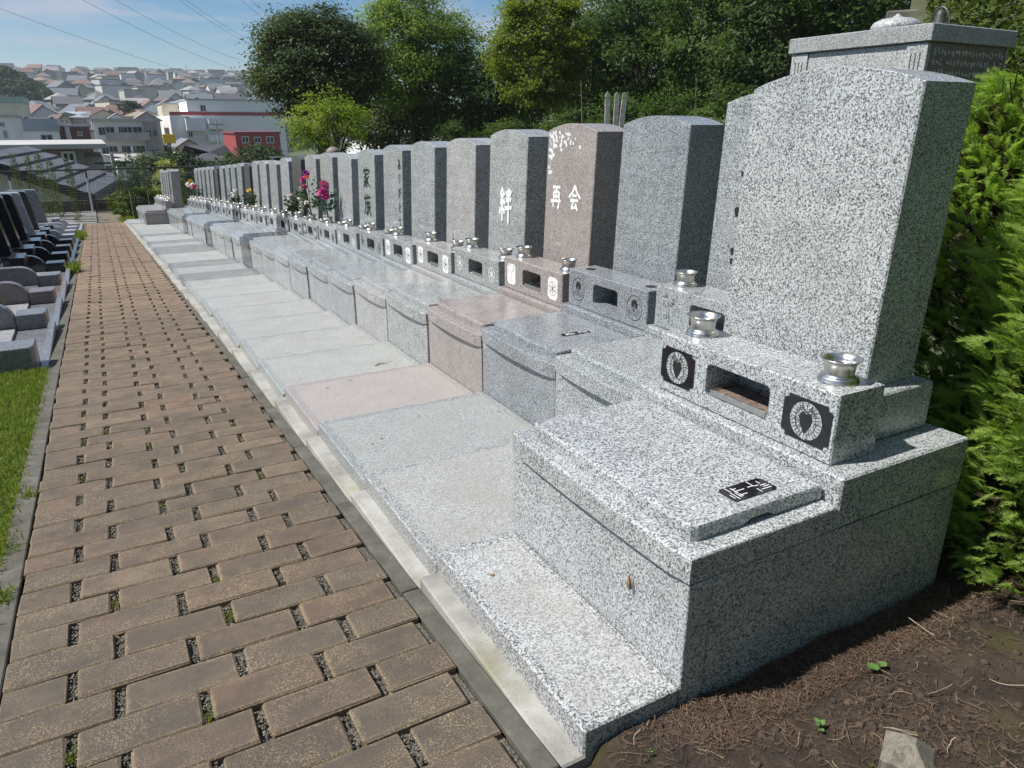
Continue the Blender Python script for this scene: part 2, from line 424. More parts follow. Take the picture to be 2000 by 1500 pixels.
# ---------------------------------------------------------------- concrete edging
m=NT('weathered_concrete'); v=m.coord(); c=m.ramp(m.noise(v,5,6,0.65),[(0.3,(0.17,0.165,0.15)),(0.55,(0.33,0.325,0.30)),(0.75,(0.44,0.44,0.42))])
alg=m.ramp(m.noise(v,2.2,4,0.6),[(0.52,0.0),(0.7,0.75)]); c=m.mix(alg,c,(0.22,0.21,0.10)); c=m.mix(m.ramp(m.noise(v,200,2),[(0.62,0.0),(0.72,0.6)]),c,(0.08,0.08,0.06))
m.base(c); m.set(Roughness=0.92); m.bump(m.noise(v,120,4,0.7),0.4,0.004); CONC=m.m
m=NT('mossy_concrete'); v=m.coord(); c=m.ramp(m.noise(v,9,6,0.7),[(0.3,(0.055,0.052,0.04)),(0.55,(0.105,0.10,0.082)),(0.8,(0.19,0.18,0.15))])
m.base(c); m.set(Roughness=0.95); m.bump(m.noise(v,130,4,0.75),0.6,0.004); DCONC=m.m
kerb=empty('kerb',(0,0,0)); tag(kerb,kind='structure')
gutter=empty('gutter',(0,0,0)); tag(gutter,kind='structure')
PW=0.867; YS=2.19                                   # later plots: pitch and first boundary
def plot_bounds(k): return (1.205,YS-0.004) if k==0 else (YS+PW*(k-1),YS+PW*k)
NP=33
def drift(y): return -0.0055*max(0,y-3.5)
def slab_z(k): a,b=plot_bounds(k); return -0.0632*(a+b)/2+0.101+(0.0 if k else -0.0)
for k in range(-1,NP):
    if k<0: a,b=0.25,1.195
    else: a,b=plot_bounds(k)
    dx=drift(a); zk=pz((a+b)/2)
    if k>=0:
        q=MB(); q.cbox(0.816+dx,0.905+dx,a+.003,b-.003,zk-.12,zk+.016+R.uniform(-.006,.008),0.006); q.obj('kerb_stone',CONC,kerb)
    q=MB(); zj=R.uniform(-.004,.003); q.cbox(XR+.006,0.813+dx,a+.002,b-.002,pz(b)-.1,pz(b)-.004+zj,0.004)
    q.v=[(x,yy,z+(pz(yy)-pz(b) if z>pz(b)-.05 else 0)) for x,yy,z in q.v]; q.obj('gutter_slab',DCONC,gutter)
ledge=empty('edging',(0,0,0)); tag(ledge,kind='structure')
yy=0.3
while yy<30:
    b=yy+R.uniform(1.2,2.0); q=MB(); q.cbox(-0.60,XL-.008,yy+.003,b,pz(b)-.1,pz(b)-.006,0.004); q.v=[(x,u,z+(pz(u)-pz(b) if z>pz(b)-.05 else 0)) for x,u,z in q.v]; q.obj('edging_slab',DCONC,ledge); yy=b
# ================================================================ GRAVES, right-hand row
G_LIGHT=granite('light',(0.53,0.555,0.56),(0.31,0.325,0.33),(0.06,0.063,0.067),scale=0.85)
G_MED=granite('medium',(0.52,0.55,0.55),(0.26,0.28,0.285),(0.035,0.037,0.042),scale=1.0,amount=0.51)
G_BLUE=granite('bluish',(0.44,0.47,0.49),(0.20,0.22,0.235),(0.03,0.032,0.038),scale=1.1,amount=0.515)
G_GREEN=granite('greenish',(0.52,0.54,0.532),(0.26,0.275,0.27),(0.04,0.043,0.042),scale=1.0,amount=0.505)
G_PINK=granite('pink',(0.445,0.408,0.388),(0.265,0.236,0.222),(0.11,0.09,0.082),scale=1.1,amount=0.50)
G_DARK=granite('dark',(0.14,0.145,0.14),(0.07,0.072,0.07),(0.018,0.018,0.02),scale=1.2,amount=0.50)
G_WARM=granite('warm',(0.55,0.555,0.54),(0.30,0.30,0.295),(0.05,0.05,0.05),scale=1.1,amount=0.50)
def slabmat(key,l,mi,d,rim,sc=1.0,am=0.5): return granite('slab_'+key+str(rim),l,mi,d,0.5,sc,am,slab=rim)
SL_L=slabmat('light',(0.48,0.495,0.495),(0.29,0.30,0.30),(0.06,0.06,0.06),(0.10,0.06),0.8)
SL_L1=slabmat('light1',(0.44,0.455,0.445),(0.28,0.29,0.28),(0.08,0.08,0.08),(0.05,0.07),1.0)
SL_M=slabmat('medium',(0.39,0.415,0.41),(0.245,0.26,0.26),(0.08,0.085,0.085),(0.05,0.07),1.0)
SL_P=slabmat('pink',(0.41,0.382,0.37),(0.30,0.272,0.262),(0.2,0.16,0.15),(0.05,0.07),1.1)
SL_G=slabmat('green',(0.42,0.44,0.42),(0.29,0.305,0.29),(0.14,0.15,0.14),(0.05,0.07),1.0)
SL_D=slabmat('dark',(0.25,0.26,0.26),(0.16,0.165,0.17),(0.06,0.06,0.06),(0.05,0.07),1.0)
BLACK=plain('black_polished',(0.012,0.012,0.016),0.07,0.3,40)
PAINT_W=plain('white_engraving',(0.72,0.73,0.72),0.7,0.1,60)
PAINT_K=plain('black_engraving',(0.012,0.012,0.014),0.5,0.2,60)
STEEL=NT('stainless_steel'); v=STEEL.coord(scale=(60,60,4)); STEEL.base((0.56,0.55,0.52)); STEEL.set(Metallic=1.0,Roughness=STEEL.ramp(STEEL.noise(v,1.0,3),[(0.3,0.2),(0.7,0.42)])); STEEL=STEEL.m
WATER=plain('vase_water',(0.03,0.025,0.02),0.1,0.3,20)
ASH=plain('incense_ash',(0.16,0.12,0.10),0.95,0.6,70,bump=0.8)
def m_slab(sd,W): return lambda m:m.cbox(-sd,-0.003,-W/2+.004,W/2-.004,-.22,0,0.006)
def m_panel(W): return lambda m:m.cbox(0,0.086,-W/2+.005,W/2-.005,-.2,0.336,0.003)
def m_body(W,D): return lambda m:m.cbox(0.0895,D,-W/2+.008,W/2-.008,-.25,0.3365,0.002)
def bow_outline(W,bow,D,x0=-0.014,rc=0.02,n=12):
    hw=W/2-.003; P=[]
    for i in range(n+1):
        t=-1+2*i/n; P.append((x0-bow*(1-t*t)+(0.010 if i in (0,n) else 0),hw*(-t)))   # far(+y) -> near(-y): ccw seen from above
    P.append((D,-hw)); P.append((D,hw)); return P
def m_cap(W,bow): return lambda m:m.prism(bow_outline(W,bow,0.572),0.3405,0.424,0.010,0.004,3)
def lid_outline(W,bow,notch):
    hw=W/2-.062; P=[];zb=[]
    x0=0.040;x1=0.566;n=10
    for i in range(n+1):
        t=-1+2*i/n; P.append((x0-bow*(1-t*t),(hw-.03)*(-t))); zb.append(0.4245)
    # near corner arc, near side, far side
    P.append((x0+.010,-hw+.009));zb.append(.4245)
    P.append((x0+.03,-hw)); zb.append(.4245)
    if notch:
        for i in range(9):
            t=i/8; P.append((0.24+0.13*t,-hw)); zb.append(.4245+0.022*math.sin(math.pi*t)**0.6)
    P.append((x1,-hw)); zb.append(.4245); P.append((x1,hw)); zb.append(.4245)
    P.append((x0+.03,hw)); zb.append(.4245); P.append((x0+.010,hw-.009)); zb.append(.4245)
    return P,zb
def m_lid(W,bow,notch):
    def f(m):
        P,zb=lid_outline(W,bow,notch); m.prism(P,.4245,.474,0.012,0,2,zb)
    return f
def m_rear(W,D): return lambda m:m.cbox(0.576,D,-W/2+.004,W/2-.004,0.342,0.512,0.006)
def m_block(wd,d=0.212,h=0.229,nw=0.295,nz0=0.052,nz1=0.176,c=0.005,depth=0.17):
    """incense block with a rounded niche; local x=0 front"""
    def f(m):
        hw=wd/2; V=[];F=[]
        def v(x,y,z): V.append((x,y,z)); return len(V)-1
        A=[v(0,y,z) for y,z in ((-hw+c,c),(hw-c,c),(hw-c,h-c),(-hw+c,h-c))]      # front ring
        B=[v(c,y,z) for y,z in ((-hw,0),(hw,0),(hw,h),(-hw,h))]
        Cc=[v(d-c,y,z) for y,z in ((-hw,0),(hw,0),(hw,h),(-hw,h))]
        D=[v(d,y,z) for y,z in ((-hw+c,c),(hw-c,c),(hw-c,h-c),(-hw+c,h-c))]
        for P,Q in ((A,B),(B,Cc),(Cc,D)):
            for i in range(4):
                j=(i+1)%4; F.append((P[i],Q[i],Q[j],P[j]))
        F.append(tuple(D))
        r=0.022; I=[]
        for (cy,cz,a0) in ((-nw/2+r,nz0+r,180),(nw/2-r,nz0+r,270),(nw/2-r,nz1-r,0),(-nw/2+r,nz1-r,90)):
            I.append([(cy+r*math.cos(rad(a0+t*22.5)),cz+r*math.sin(rad(a0+t*22.5))) for t in range(5)])
        fr=[[v(0,y,z) for y,z in q] for q in I]; f2=[[v(.003,y,z) for y,z in q] for q in I]; bk=[[v(depth,y,z) for y,z in q] for q in I]
        for q in range(4):
            for t in range(4): F.append((A[q],fr[q][t+1],fr[q][t]))
            F.append((A[q],A[(q+1)%4],fr[(q+1)%4][0],fr[q][4]))
        fl=sum(fr,[]); bl=sum(bk,[])
        for i in range(20):
            j=(i+1)%20; F.append((fl[i],fl[j],bl[j],bl[i]))
        F.append(tuple(bl)); 
        m.add(V,F)
    return f
def m_stone(wd,h,rise,th,lean=0.03,c=0.005,n=14):
    """headstone: leaning slab with a segmental top; local x=0 front foot"""
    def f(m):
        hw=wd/2; prof=[(-hw,0),(hw,0)]
        for i in range(n+1):
            t=1-2*i/n; prof.append((hw*t,h+rise*(1-t*t)))
        def inset(p):
            y,z=p; return (y*(1-c/hw),z*(1-c/h)+c*0.5)
        L_=[[(c*0+lean*z/h,*inset((y,z))) for y,z in prof],[(c+lean*z/h,y,z) for y,z in prof],[(th-c+lean*z/h,y,z) for y,z in prof],[(th+lean*z/h,*inset((y,z))) for y,z in prof]]
        N=len(prof); V=[p for l in L_ for p in l]; F=[]
        for a in range(3):
            for i in range(N):
                j=(i+1)%N; F.append((a*N+i,(a+1)*N+i,(a+1)*N+j,a*N+j))
        F.append(tuple(range(N))); F.append(tuple(reversed(range(3*N,4*N)))); m.add(V,F)
    return f
def m_vase(m):
    m.lathe([(0.063,0),(0.063,0.005),(0.059,0.008),(0.060,0.013),(0.054,0.018),(0.046,0.020),(0.0455,0.028),(0.0465,0.044),(0.049,0.056),(0.055,0.067),(0.0635,0.0735),(0.064,0.0755),(0.060,0.0745),(0.052,0.066),(0.0465,0.054),(0.044,0.046)],26)
def m_water(m): m.lathe([(0.001,0.048),(0.0445,0.048),(0.0445,0.049),(0.001,0.049)],20)
# --- brush strokes
def ribbon(m,pts,ws,x,O,sy,sz,lean=0.0):
    """flat stroke on a face looking to -x.  glyph (u right, v up) -> y=O[0]-u*sy , z=O[1]+v*sz"""
    n=len(pts); Lp=[];Rp=[]
    for i in range(n):
        a=Vector(pts[max(i-1,0)]);b=Vector(pts[min(i+1,n-1)]); t=(b-a).normalized() if (b-a).length>0 else Vector((1,0)); nn=Vector((-t.y,t.x))
        p=Vector(pts[i]); Lp.append(p+nn*ws[i]/2); Rp.append(p-nn*ws[i]/2)
    def tr(p): 
        z=O[1]+p.y*sz; return (x+lean*z,O[0]-p.x*sy,z)
    V=[tr(p) for p in Lp]+[tr(p) for p in Rp]; m.add(V,[(i,i+1,n+i+1,n+i) for i in range(n-1)])
def smooth_pts(P,k=3):
    out=[]
    for i in range(len(P)-1):
        p0=Vector(P[max(i-1,0)]);p1=Vector(P[i]);p2=Vector(P[i+1]);p3=Vector(P[min(i+2,len(P)-1)])
        for s in range(k):
            t=s/k; out.append(tuple(0.5*((2*p1)+(p2-p0)*t+(2*p0-5*p1+4*p2-p3)*t*t+(3*p1-p0-3*p2+p3)*t**3)))
    out.append(tuple(P[-1])); return out
GL={
'再':[[(.15,.88),(.85,.9)],[(.25,.68),(.25,.4),(.22,.02)],[(.25,.68),(.76,.7)],[(.76,.7),(.76,.05),(.64,.1)],[(.5,.89),(.5,.3)],[(.27,.5),(.74,.51)],[(.02,.29),(.98,.32)]],
'会':[[(.5,.99),(.3,.72),(.02,.5)],[(.5,.97),(.7,.72),(.99,.52)],[(.32,.6),(.68,.61)],[(.18,.41),(.82,.43)],[(.48,.42),(.26,.12)],[(.26,.12),(.72,.17)],[(.6,.3),(.8,.04)]],
'絆':[[(.25,.97),(.08,.78)],[(.08,.78),(.28,.74)],[(.38,.86),(.08,.55)],[(.08,.55),(.4,.6)],[(.33,.66),(.44,.5)],[(.24,.57),(.24,.0)],[(.12,.4),(.02,.2)],[(.34,.4),(.43,.24)],[(.55,.9),(.63,.74)],[(.9,.93),(.8,.74)],[(.52,.64),(.95,.68)],[(.46,.4),(1.0,.45)],[(.73,.97),(.73,.5),(.74,-.06)]],
'家':[[(.5,1.0),(.54,.88)],[(.12,.83),(.06,.66)],[(.12,.82),(.92,.85),(.82,.68)],[(.25,.66),(.75,.68)],[(.5,.66),(.12,.42)],[(.38,.54),(.56,.35),(.53,.03),(.38,.1)],[(.47,.42),(.1,.2)],[(.52,.28),(.06,.0)],[(.84,.56),(.6,.4)],[(.56,.42),(.75,.2),(1.0,.05)]],
'族':[[(.25,1.0),(.31,.88)],[(.03,.79),(.48,.82)],[(.25,.8),(.21,.4),(.02,.03)],[(.25,.55),(.43,.56),(.38,.1),(.27,.14)],[(.62,.99),(.5,.76)],[(.58,.85),(.97,.87)],[(.6,.7),(.52,.52)],[(.58,.62),(.92,.63)],[(.48,.4),(1.0,.42)],[(.74,.62),(.72,.4),(.48,.0)],[(.74,.36),(1.0,.02)]],
'あ':[[(.15,.78),(.85,.82)],[(.45,.98),(.42,.5),(.5,.12)],[(.7,.66),(.45,.2),(.2,.1),(.12,.3),(.5,.52),(.85,.42),(.85,.15),(.6,.02)]],
'り':[[(.3,.95),(.25,.6),(.32,.45)],[(.7,.98),(.72,.5),(.5,.02)]],
'が':[[(.1,.7),(.6,.76),(.55,.2),(.42,.08)],[(.36,.97),(.3,.5),(.1,.08)],[(.72,.72),(.86,.45)],[(.78,.98),(.84,.86)],[(.92,1.0),(.98,.88)]],
'と':[[(.32,.95),(.42,.58)],[(.8,.7),(.3,.42),(.25,.15),(.55,.05),(.88,.1)]],
'う':[[(.38,.98),(.62,.9)],[(.2,.62),(.6,.72),(.76,.5),(.65,.2),(.38,.0)]],
}
def glyph(m,ch,x,yc,zc,sy,sz,wd=0.10,lean=0.0):
    for i,st in enumerate(GL[ch]):
        P=smooth_pts(st,4) if len(st)>2 else [tuple(Vector(st[0])*(1-t)+Vector(st[1])*t) for t in (0,.12,.35,.65,.9,1)]
        n=len(P); ws=[wd*(0.75+0.45*abs(math.cos(math.pi*j/(n-1)))*(1.0 if j<n/2 else 0.45))*(0.35 if j==n-1 else 1) for j in range(n)]
        ribbon(m,P,ws,x-0.0002*i,(yc+sy/2,zc-sz/2),sy,sz,lean)
# --- crests
def disc(m,x,yc,zc,ry,rz,n=28):
    m.add([(x,yc+ry*math.cos(2*math.pi*i/n),zc+rz*math.sin(2*math.pi*i/n)) for i in range(n)],[tuple(reversed(range(n)))])
def ring(m,x,yc,zc,ry,rz,t,n=28):
    V=[];F=[]
    for i in range(n):
        c,s=math.cos(2*math.pi*i/n),math.sin(2*math.pi*i/n); V+= [(x,yc+ry*c,zc+rz*s),(x,yc+(ry-t)*c,zc+(rz-t)*s)]
    for i in range(n):
        j=(i+1)%n; F.append((2*i,2*i+1,2*j+1,2*j))
    m.add(V,F)
def line(m,x,pts,wd):
    ribbon(m,[(-a,b) for a,b in pts],[wd]*len(pts),x,(0,0),1,1)
def plaque_outline(hy,hz,c): return [(-hy+c,-hz),(hy-c,-hz),(hy-c,-hz+c*.6),(hy,-hz+c),(hy,hz-c),(hy-c,hz-c*.6),(hy-c,hz),(-hy+c,hz),(-hy+c,hz-c*.6),(-hy,hz-c),(-hy,-hz+c),(-hy+c,-hz+c*.6)]
def m_plaque(hy,hz,c=0.018,t=0.0025):
    def f(m):
        P=plaque_outline(hy,hz,c); n=len(P)
        m.add([(-t,y,z) for y,z in P]+[(0.001,y,z) for y,z in P],[tuple(reversed(range(n)))]+[(i,(i+1)%n,n+(i+1)%n,n+i) for i in range(n)])
    return f
def crest_fuji(mw,mk,x):
    """oval of blossom sprays round a dark leaf: pale ground, dark lines"""
    disc(mw,x,0,0,.060,.062,36)
    x2=x-.0006
    V=[(0,.022),(-.010,.030),(-.022,.022),(-.026,.006),(-.018,-.018),(0,-.046),(.018,-.018),(.026,.006),(.022,.022),(.010,.030)]
    mk.add([(x2,y,z) for y,z in V],[tuple(range(len(V)))])
    for s in (-1,1):
        pts=[(s*.006,.030)]+[(s*.040*math.cos(rad(a)),.046*math.sin(rad(a))) for a in (60,30,0,-30,-55,-78)]
        line(mk,x2,pts,.0022)
        for a in range(-75,75,13):
            c_,s_=math.cos(rad(a)),math.sin(rad(a)); line(mk,x2-.0001,[(s*.030*c_,.036*s_),(s*.058*c_,.060*s_)],.0018)
        pts=[(s*.010,.034),(s*.024,.046),(s*.030,.036),(s*.014,.026)]; line(mk,x2-.0002,pts,.0022)
    for a in (70,90,110): line(mk,x2-.0003,[(0,.026),(.060*math.cos(rad(a)),.060*math.sin(rad(a)))],.002)
def crest_crane(mk,x,r=.062):
    ring(mk,x,0,0,r,r*1.05,.003,36)
    V=[(-.030,.028),(-.012,.048),(.014,.046),(.030,.024),(.020,-.006),(.006,.016),(-.004,.026),(-.008,.008),(-.022,-.004)]
    mk.add([(x-.0003,y,z) for y,z in V],[tuple(reversed(range(len(V))))])
    line(mk,x-.0004,[(.010,.020),(-.004,.004),(.006,-.010),(.0,-.022)],.006)
    for i in range(-4,5):
        for j in range(3):
            z=-.02-j*.013; y=i*.012+(j%2)*.006
            if y*y+z*z<r*r*.85: line(mk,x-.0005-.00005*j,[(y-.006,z),(y,z+.007),(y+.006,z)],.0016)
def crest_round(mk,x,r=.050,seed=0):
    rr=random.Random(seed); ring(mk,x,0,0,r,r*1.1,.005,28); n=rr.choice((5,6,8))
    for i in range(n):
        a=2*math.pi*i/n+.3; line(mk,x-.0003,[(r*.15*math.cos(a),r*.16*math.sin(a)),(r*.5*math.cos(a+.25),r*.55*math.sin(a+.25)),(r*.8*math.cos(a),r*.85*math.sin(a))],.008)
    disc(mk,x-.0005,0,0,r*.2,r*.2,10)
def crest_flower(mk,x):
    line(mk,x,[(-.010,-.075),(-.006,-.03),(.0,.02),(.012,.045)],.003)
    for cy,cz,l,a in ((.016,.058,.026,70),(-.012,.02,.03,140),(.02,.01,.03,30),(.006,-.045,.032,10),(-.03,.03,.035,100),(.03,.06,.02,20)):
        P=[(cy+l*math.cos(rad(a))*t+ l*.28*math.sin(math.pi*t)*-math.sin(rad(a))*s,cz+l*math.sin(rad(a))*t+l*.28*math.sin(math.pi*t)*math.cos(rad(a))*s) for s in (1,-1) for t in ((0,.25,.5,.75,1) if s==1 else (1,.75,.5,.25,0))]
        line(mk,x-.0003,P,.0022)
ORD=['first','second','third','fourth','fifth','sixth','seventh','eighth','ninth','tenth','eleventh','twelfth','thirteenth','fourteenth','fifteenth','sixteenth','seventeenth','eighteenth','nineteenth','twentieth','twenty-first','twenty-second','twenty-third','twenty-fourth','twenty-fifth','twenty-sixth','twenty-seventh','twenty-eighth','twenty-ninth','thirtieth','thirty-first','thirty-second','thirty-third']
MATS={0:(G_LIGHT,SL_L),1:(G_MED,SL_L1),2:(G_BLUE,SL_M),3:(G_PINK,SL_P),4:(G_GREEN,SL_G),5:(G_WARM,SL_L1),12:(G_DARK,SL_M),17:(G_DARK,SL_D),22:(G_DARK,SL_D),28:(G_PINK,SL_P)}
LOOK={G_LIGHT:'pale grey granite',G_MED:'grey granite',G_BLUE:'bluish grey granite',G_PINK:'pinkish brown granite',G_GREEN:'greenish grey granite',G_DARK:'dark granite',G_WARM:'warm grey granite'}
DESC={0:'large pale grey granite grave at the near end beside the conifer hedge',1:'pale grey granite grave right behind the big nearest grave, black brush strokes on its headstone',
 2:'bluish grey granite grave with crane crests, between the pink grave and the pale one',3:'pinkish brown granite grave with white blossoms and two carved characters',
 4:'greenish grey granite grave with one white carved character, next to the pink grave',
 7:'grey granite grave with a column of thin black cursive writing',8:'grey granite grave with two large black brush characters',10:'grey granite grave with one black brush character above a bouquet'}
VASES=[]
def grave(k):
    a,b=plot_bounds(k); W=b-a; yc=(a+b)/2; fwd=(k==0 or k>=28)
    x0=(1.215 if k==0 else (1.30 if k>=28 else 1.955))+drift(a); sd=x0-(0.888+drift(a)); z0=slab_z(k) if k else -0.006
    gm,sm=MATS.get(k,None) or (R.choice([G_MED,G_MED,G_LIGHT,G_WARM,G_GREEN]),R.choice([SL_L1,SL_M,SL_G,SL_L1,SL_D] if k>8 else [SL_L1,SL_L1,SL_G]))
    root=empty('grave',(x0+(R.uniform(-.008,.008) if k>1 else 0),yc,z0+(R.uniform(-.004,.004) if k>1 else 0)),rz=R.uniform(-.004,.004) if k>1 else 0)
    lab=DESC.get(k) or f"{LOOK[gm]} grave, {ORD[k]} in the right-hand row counted from the conifer hedge"
    tag(root,lab,'grave','graves in the right-hand row')
    W=round(W,3); Wk=(W,k==0); bow=0.0 if k==0 else 0.030
    obj('front_slab',shared(('slab',Wk,round(sd,3)),m_slab(sd,W),'front_slab'),sm,root)
    obj('front_panel',shared(('panel',Wk),m_panel(W),'front_panel'),gm,root)
    D=1.21 if k==0 else 1.24
    obj('base_body',shared(('body',Wk),m_body(W,D),'base_body'),gm,root)
    obj('base_cap',shared(('cap',Wk),m_cap(W,0.008 if k==0 else 0.022),'base_cap'),gm,root)
    lid=obj('cover_stone',shared(('lid',Wk),m_lid(W,0.003 if k==0 else 0.012,k==0),'cover_stone'),gm,root)
    obj('rear_block',shared(('rear',Wk),m_rear(W,D+.002),'rear_block'),gm,root)
    bw=0.81 if k==0 else 0.795; xb=0.615; zb=0.5135
    blk=obj('incense_block',shared(('blk',bw),m_block(bw,nw=0.295 if k==0 else 0.25),'incense_block'),gm,root,(xb,0,zb))
    obj('plinth',shared(('plinth',Wk),lambda m:m.cbox(0,0.335,-W/2+.115,W/2-.10,0,0.166,0.006),'plinth'),gm,root,(0.838,0.02 if k==0 else 0,0.5138))
    sw=0.652 if k==0 else (0.60 if k!=1 else 0.62); hh=0.935+(0.0 if k==0 else R.uniform(-.012,.012)); th=0.255
    if k in (9,14): hh-=0.03
    if k==1: hh+=0.035
    rise=0.055 if k==0 else 0.05; lean=0.035
    zs=0.6805
    st=obj('headstone',shared(('st',sw,round(hh,2)),m_stone(sw,round(hh,2),rise,th,lean),'headstone'),gm,root,(0.885,0.03 if k==0 else R.uniform(-.010,.010),zs),(0,0,0 if k==0 else R.uniform(-.010,.010)))
    sl=lean/round(hh,2)
    # ---- inscriptions
    ins=MB(); im=PAINT_W; chars=[]
    if k==3:
        chars=[('再',.150,.50,.14,.165,.13),('会',-.085,.505,.15,.175,.13)]
        for i in range(80):
            t=R.random(); yy=.27-abs(R.gauss(0,.17)); zz=.935-abs(R.gauss(0,.085)) if i<62 else R.uniform(.64,.84)
            if i>=62: yy=.27-R.uniform(0,.06)
            if yy<-.13 or zz>.93+.05*(1-(yy/.3)**2)-.015: continue
            r_=R.uniform(.008,.015)
            for p_ in range(5):
                aa=2*math.pi*p_/5+t; disc(ins,-.002-.0001*(i%7)-.00002*p_+sl*zz,yy+r_*.6*math.cos(aa),zz+r_*.6*math.sin(aa),r_*.42,r_*.42,6)
        ribbon(ins,[(0,0),(.03,-.12),(.01,-.25)],[.004,.004,.002],-.002,(.27,.90),1,1,sl)
    elif k==4: chars=[('絆',.01,.43,.21,.27,.13)]
    elif k==8: im=PAINT_K; chars=[('家',-.01,.66,.24,.23,.115),('族',-.02,.34,.24,.25,.115)]
    elif k==10: im=PAINT_K; chars=[('絆',-.02,.50,.17,.21,.16)]
    elif k==7:
        im=PAINT_K
        chars=[(ch,-.215,.80-.15*i,.085,.105,.16) for i,ch in enumerate('ありがとう')]
    elif k==1:
        im=PAINT_K
        for zz,s_ in ((.64,.05),(.45,.09),(.25,.07),(.20,.06)):
            q=MB(); ribbon(q,[(0,0),(s_*.5,s_*.15),(s_,s_)],[s_*.5,s_*.55,.004],-.002,(.135+s_*.3,zz),1,1,sl); q.obj('brush_stroke',im,st)
    for ch,yc_,zc_,sy_,sz_,wd_ in chars:
        q=MB(); glyph(q,ch,-.002,yc_,zc_,sy_,sz_,wd_,sl); q.obj('carved_character',im,st)
    if ins.v: o=ins.obj('carved_blossoms',im,st); o['kind']='stuff'
    # ---- crests on the incense block
    for sgn in (1,-1):
        yp=sgn*(0.300 if k==0 else 0.285); zc=.112
        if k==0:
            pl=obj('crest_plaque',shared('plq0',m_plaque(.092,.071),'crest_plaque'),BLACK,blk,(0,yp,zc))
            mw=MB();mk=MB(); crest_fuji(mw,mk,-.0032); mw.obj('crest_ground',PAINT_W if False else G_LIGHT,blk,(0,yp,zc)); mk.obj('crest_lines',PAINT_K,blk,(0,yp,zc))
        elif k==2:
            mk=MB(); crest_crane(mk,-.0015,.070); mk.obj('crest',PAINT_K,blk,(0,yp,zc))
        elif k==1:
            mk=MB(); crest_flower(mk,-.0015); mk.obj('crest',PAINT_K,blk,(0,yp,zc))
        elif k==3 or k in (5,6):
            obj('crest_plaque',shared('plq3',m_plaque(.060,.075,.016),'crest_plaque'),PAINT_W,blk,(0,yp,zc))
            mk=MB(); 
            if k==3 and sgn==1: crest_flower(mk,-.0032)
            else: crest_round(mk,-.0032,.046,k*3)
            mk.obj('crest',G_PINK if k==3 else G_DARK,blk,(0,yp,zc))
        else:
            style=R.choice('wkdd') if k>8 else {4:'w',7:'k',8:'w'}[k]
            if style=='d':
                obj('crest_plaque',shared('plq3',m_plaque(.060,.075,.016),'crest_plaque'),BLACK,blk,(0,yp,zc)); mk=MB(); crest_round(mk,-.0032,.046,k*3); mk.obj('crest',PAINT_W,blk,(0,yp,zc))
            else:
                mk=MB(); crest_round(mk,-.0015,.052,k*3); mk.obj('crest',PAINT_W if style=='w' else PAINT_K,blk,(0,yp,zc))
    # ---- tray in the niche
    nw=0.295 if k==0 else 0.25
    if k in (0,3,4,5,7,8,9,10,11,6):
        t=MB(); t.cbox(0.012,.15,-nw/2+.02,nw/2-.02,.058,.062,.001); t.cbox(.010,.016,-nw/2+.016,nw/2-.016,.056,.078,.001); t.cbox(.146,.152,-nw/2+.016,nw/2-.016,.056,.078,.001); t.cbox(.010,.152,-nw/2+.014,-nw/2+.020,.056,.078,.001); t.cbox(.010,.152,nw/2-.020,nw/2-.014,.056,.078,.001)
        tr=t.obj('incense_tray',STEEL,None,(x0+xb,yc,z0+zb))
        tag(tr,f"steel incense tray in the niche of the {ORD[k]} right-hand grave" if k else 'steel incense tray with ash in the niche of the big nearest grave','tray','incense trays')
        if k==0:
            q=MB(); q.cbox(.017,.145,-nw/2+.022,nw/2-.022,.0622,.070,.001); q.obj('ash',ASH,tr)
    # ---- maker's plate on the lid
    if k in (0,2):
        hx,hy=(.088,.040) if k==0 else (.095,.026)
        def plate(m):
            P=[(-hx+.012,-hy),(hx-.012,-hy),(hx,-hy+.010),(hx,hy-.010),(hx-.012,hy),(-hx+.012,hy),(-hx,hy-.010),(-hx,-hy+.010)]
            n=len(P); m.add([(x,y,.0015) for x,y in P]+[(x,y,-.002) for x,y in P],[tuple(range(n))]+[((i+1)%n,i,n+i,n+(i+1)%n) for i in range(n)])
        px=(.34 if k==0 else .33); py=(-W/2+.062+.085) if k==0 else -.12
        pl=obj('maker_plate',shared(('plate',k),plate,'maker_plate'),BLACK,lid,(px,py,.4745))
        tx=MB(); rr=random.Random(5)
        for cx_ in ((-.05,.045) if k==0 else (-.06,-.03,.03,.06)):
            for i in range(9):
                u=cx_+rr.uniform(-.026,.026)*(1 if k==0 else .5); vv=rr.uniform(-.024,.024)*(1 if k==0 else .6); l=rr.uniform(.008,.02)*(1 if k==0 else .6); h_=rr.random()<.5
                tx.add([(u-(l if h_ else .0016),vv-(.0016 if h_ else l),.002+.0001*i),(u+(l if h_ else .0016),vv-(.0016 if h_ else l),.002+.0001*i),(u+(l if h_ else .0016),vv+(.0016 if h_ else l),.002+.0001*i),(u-(l if h_ else .0016),vv+(.0016 if h_ else l),.002+.0001*i)],[(0,1,2,3)])
        o=tx.obj('plate_lettering',PAINT_W,lid,(px,py,.4745)); o['kind']='stuff'
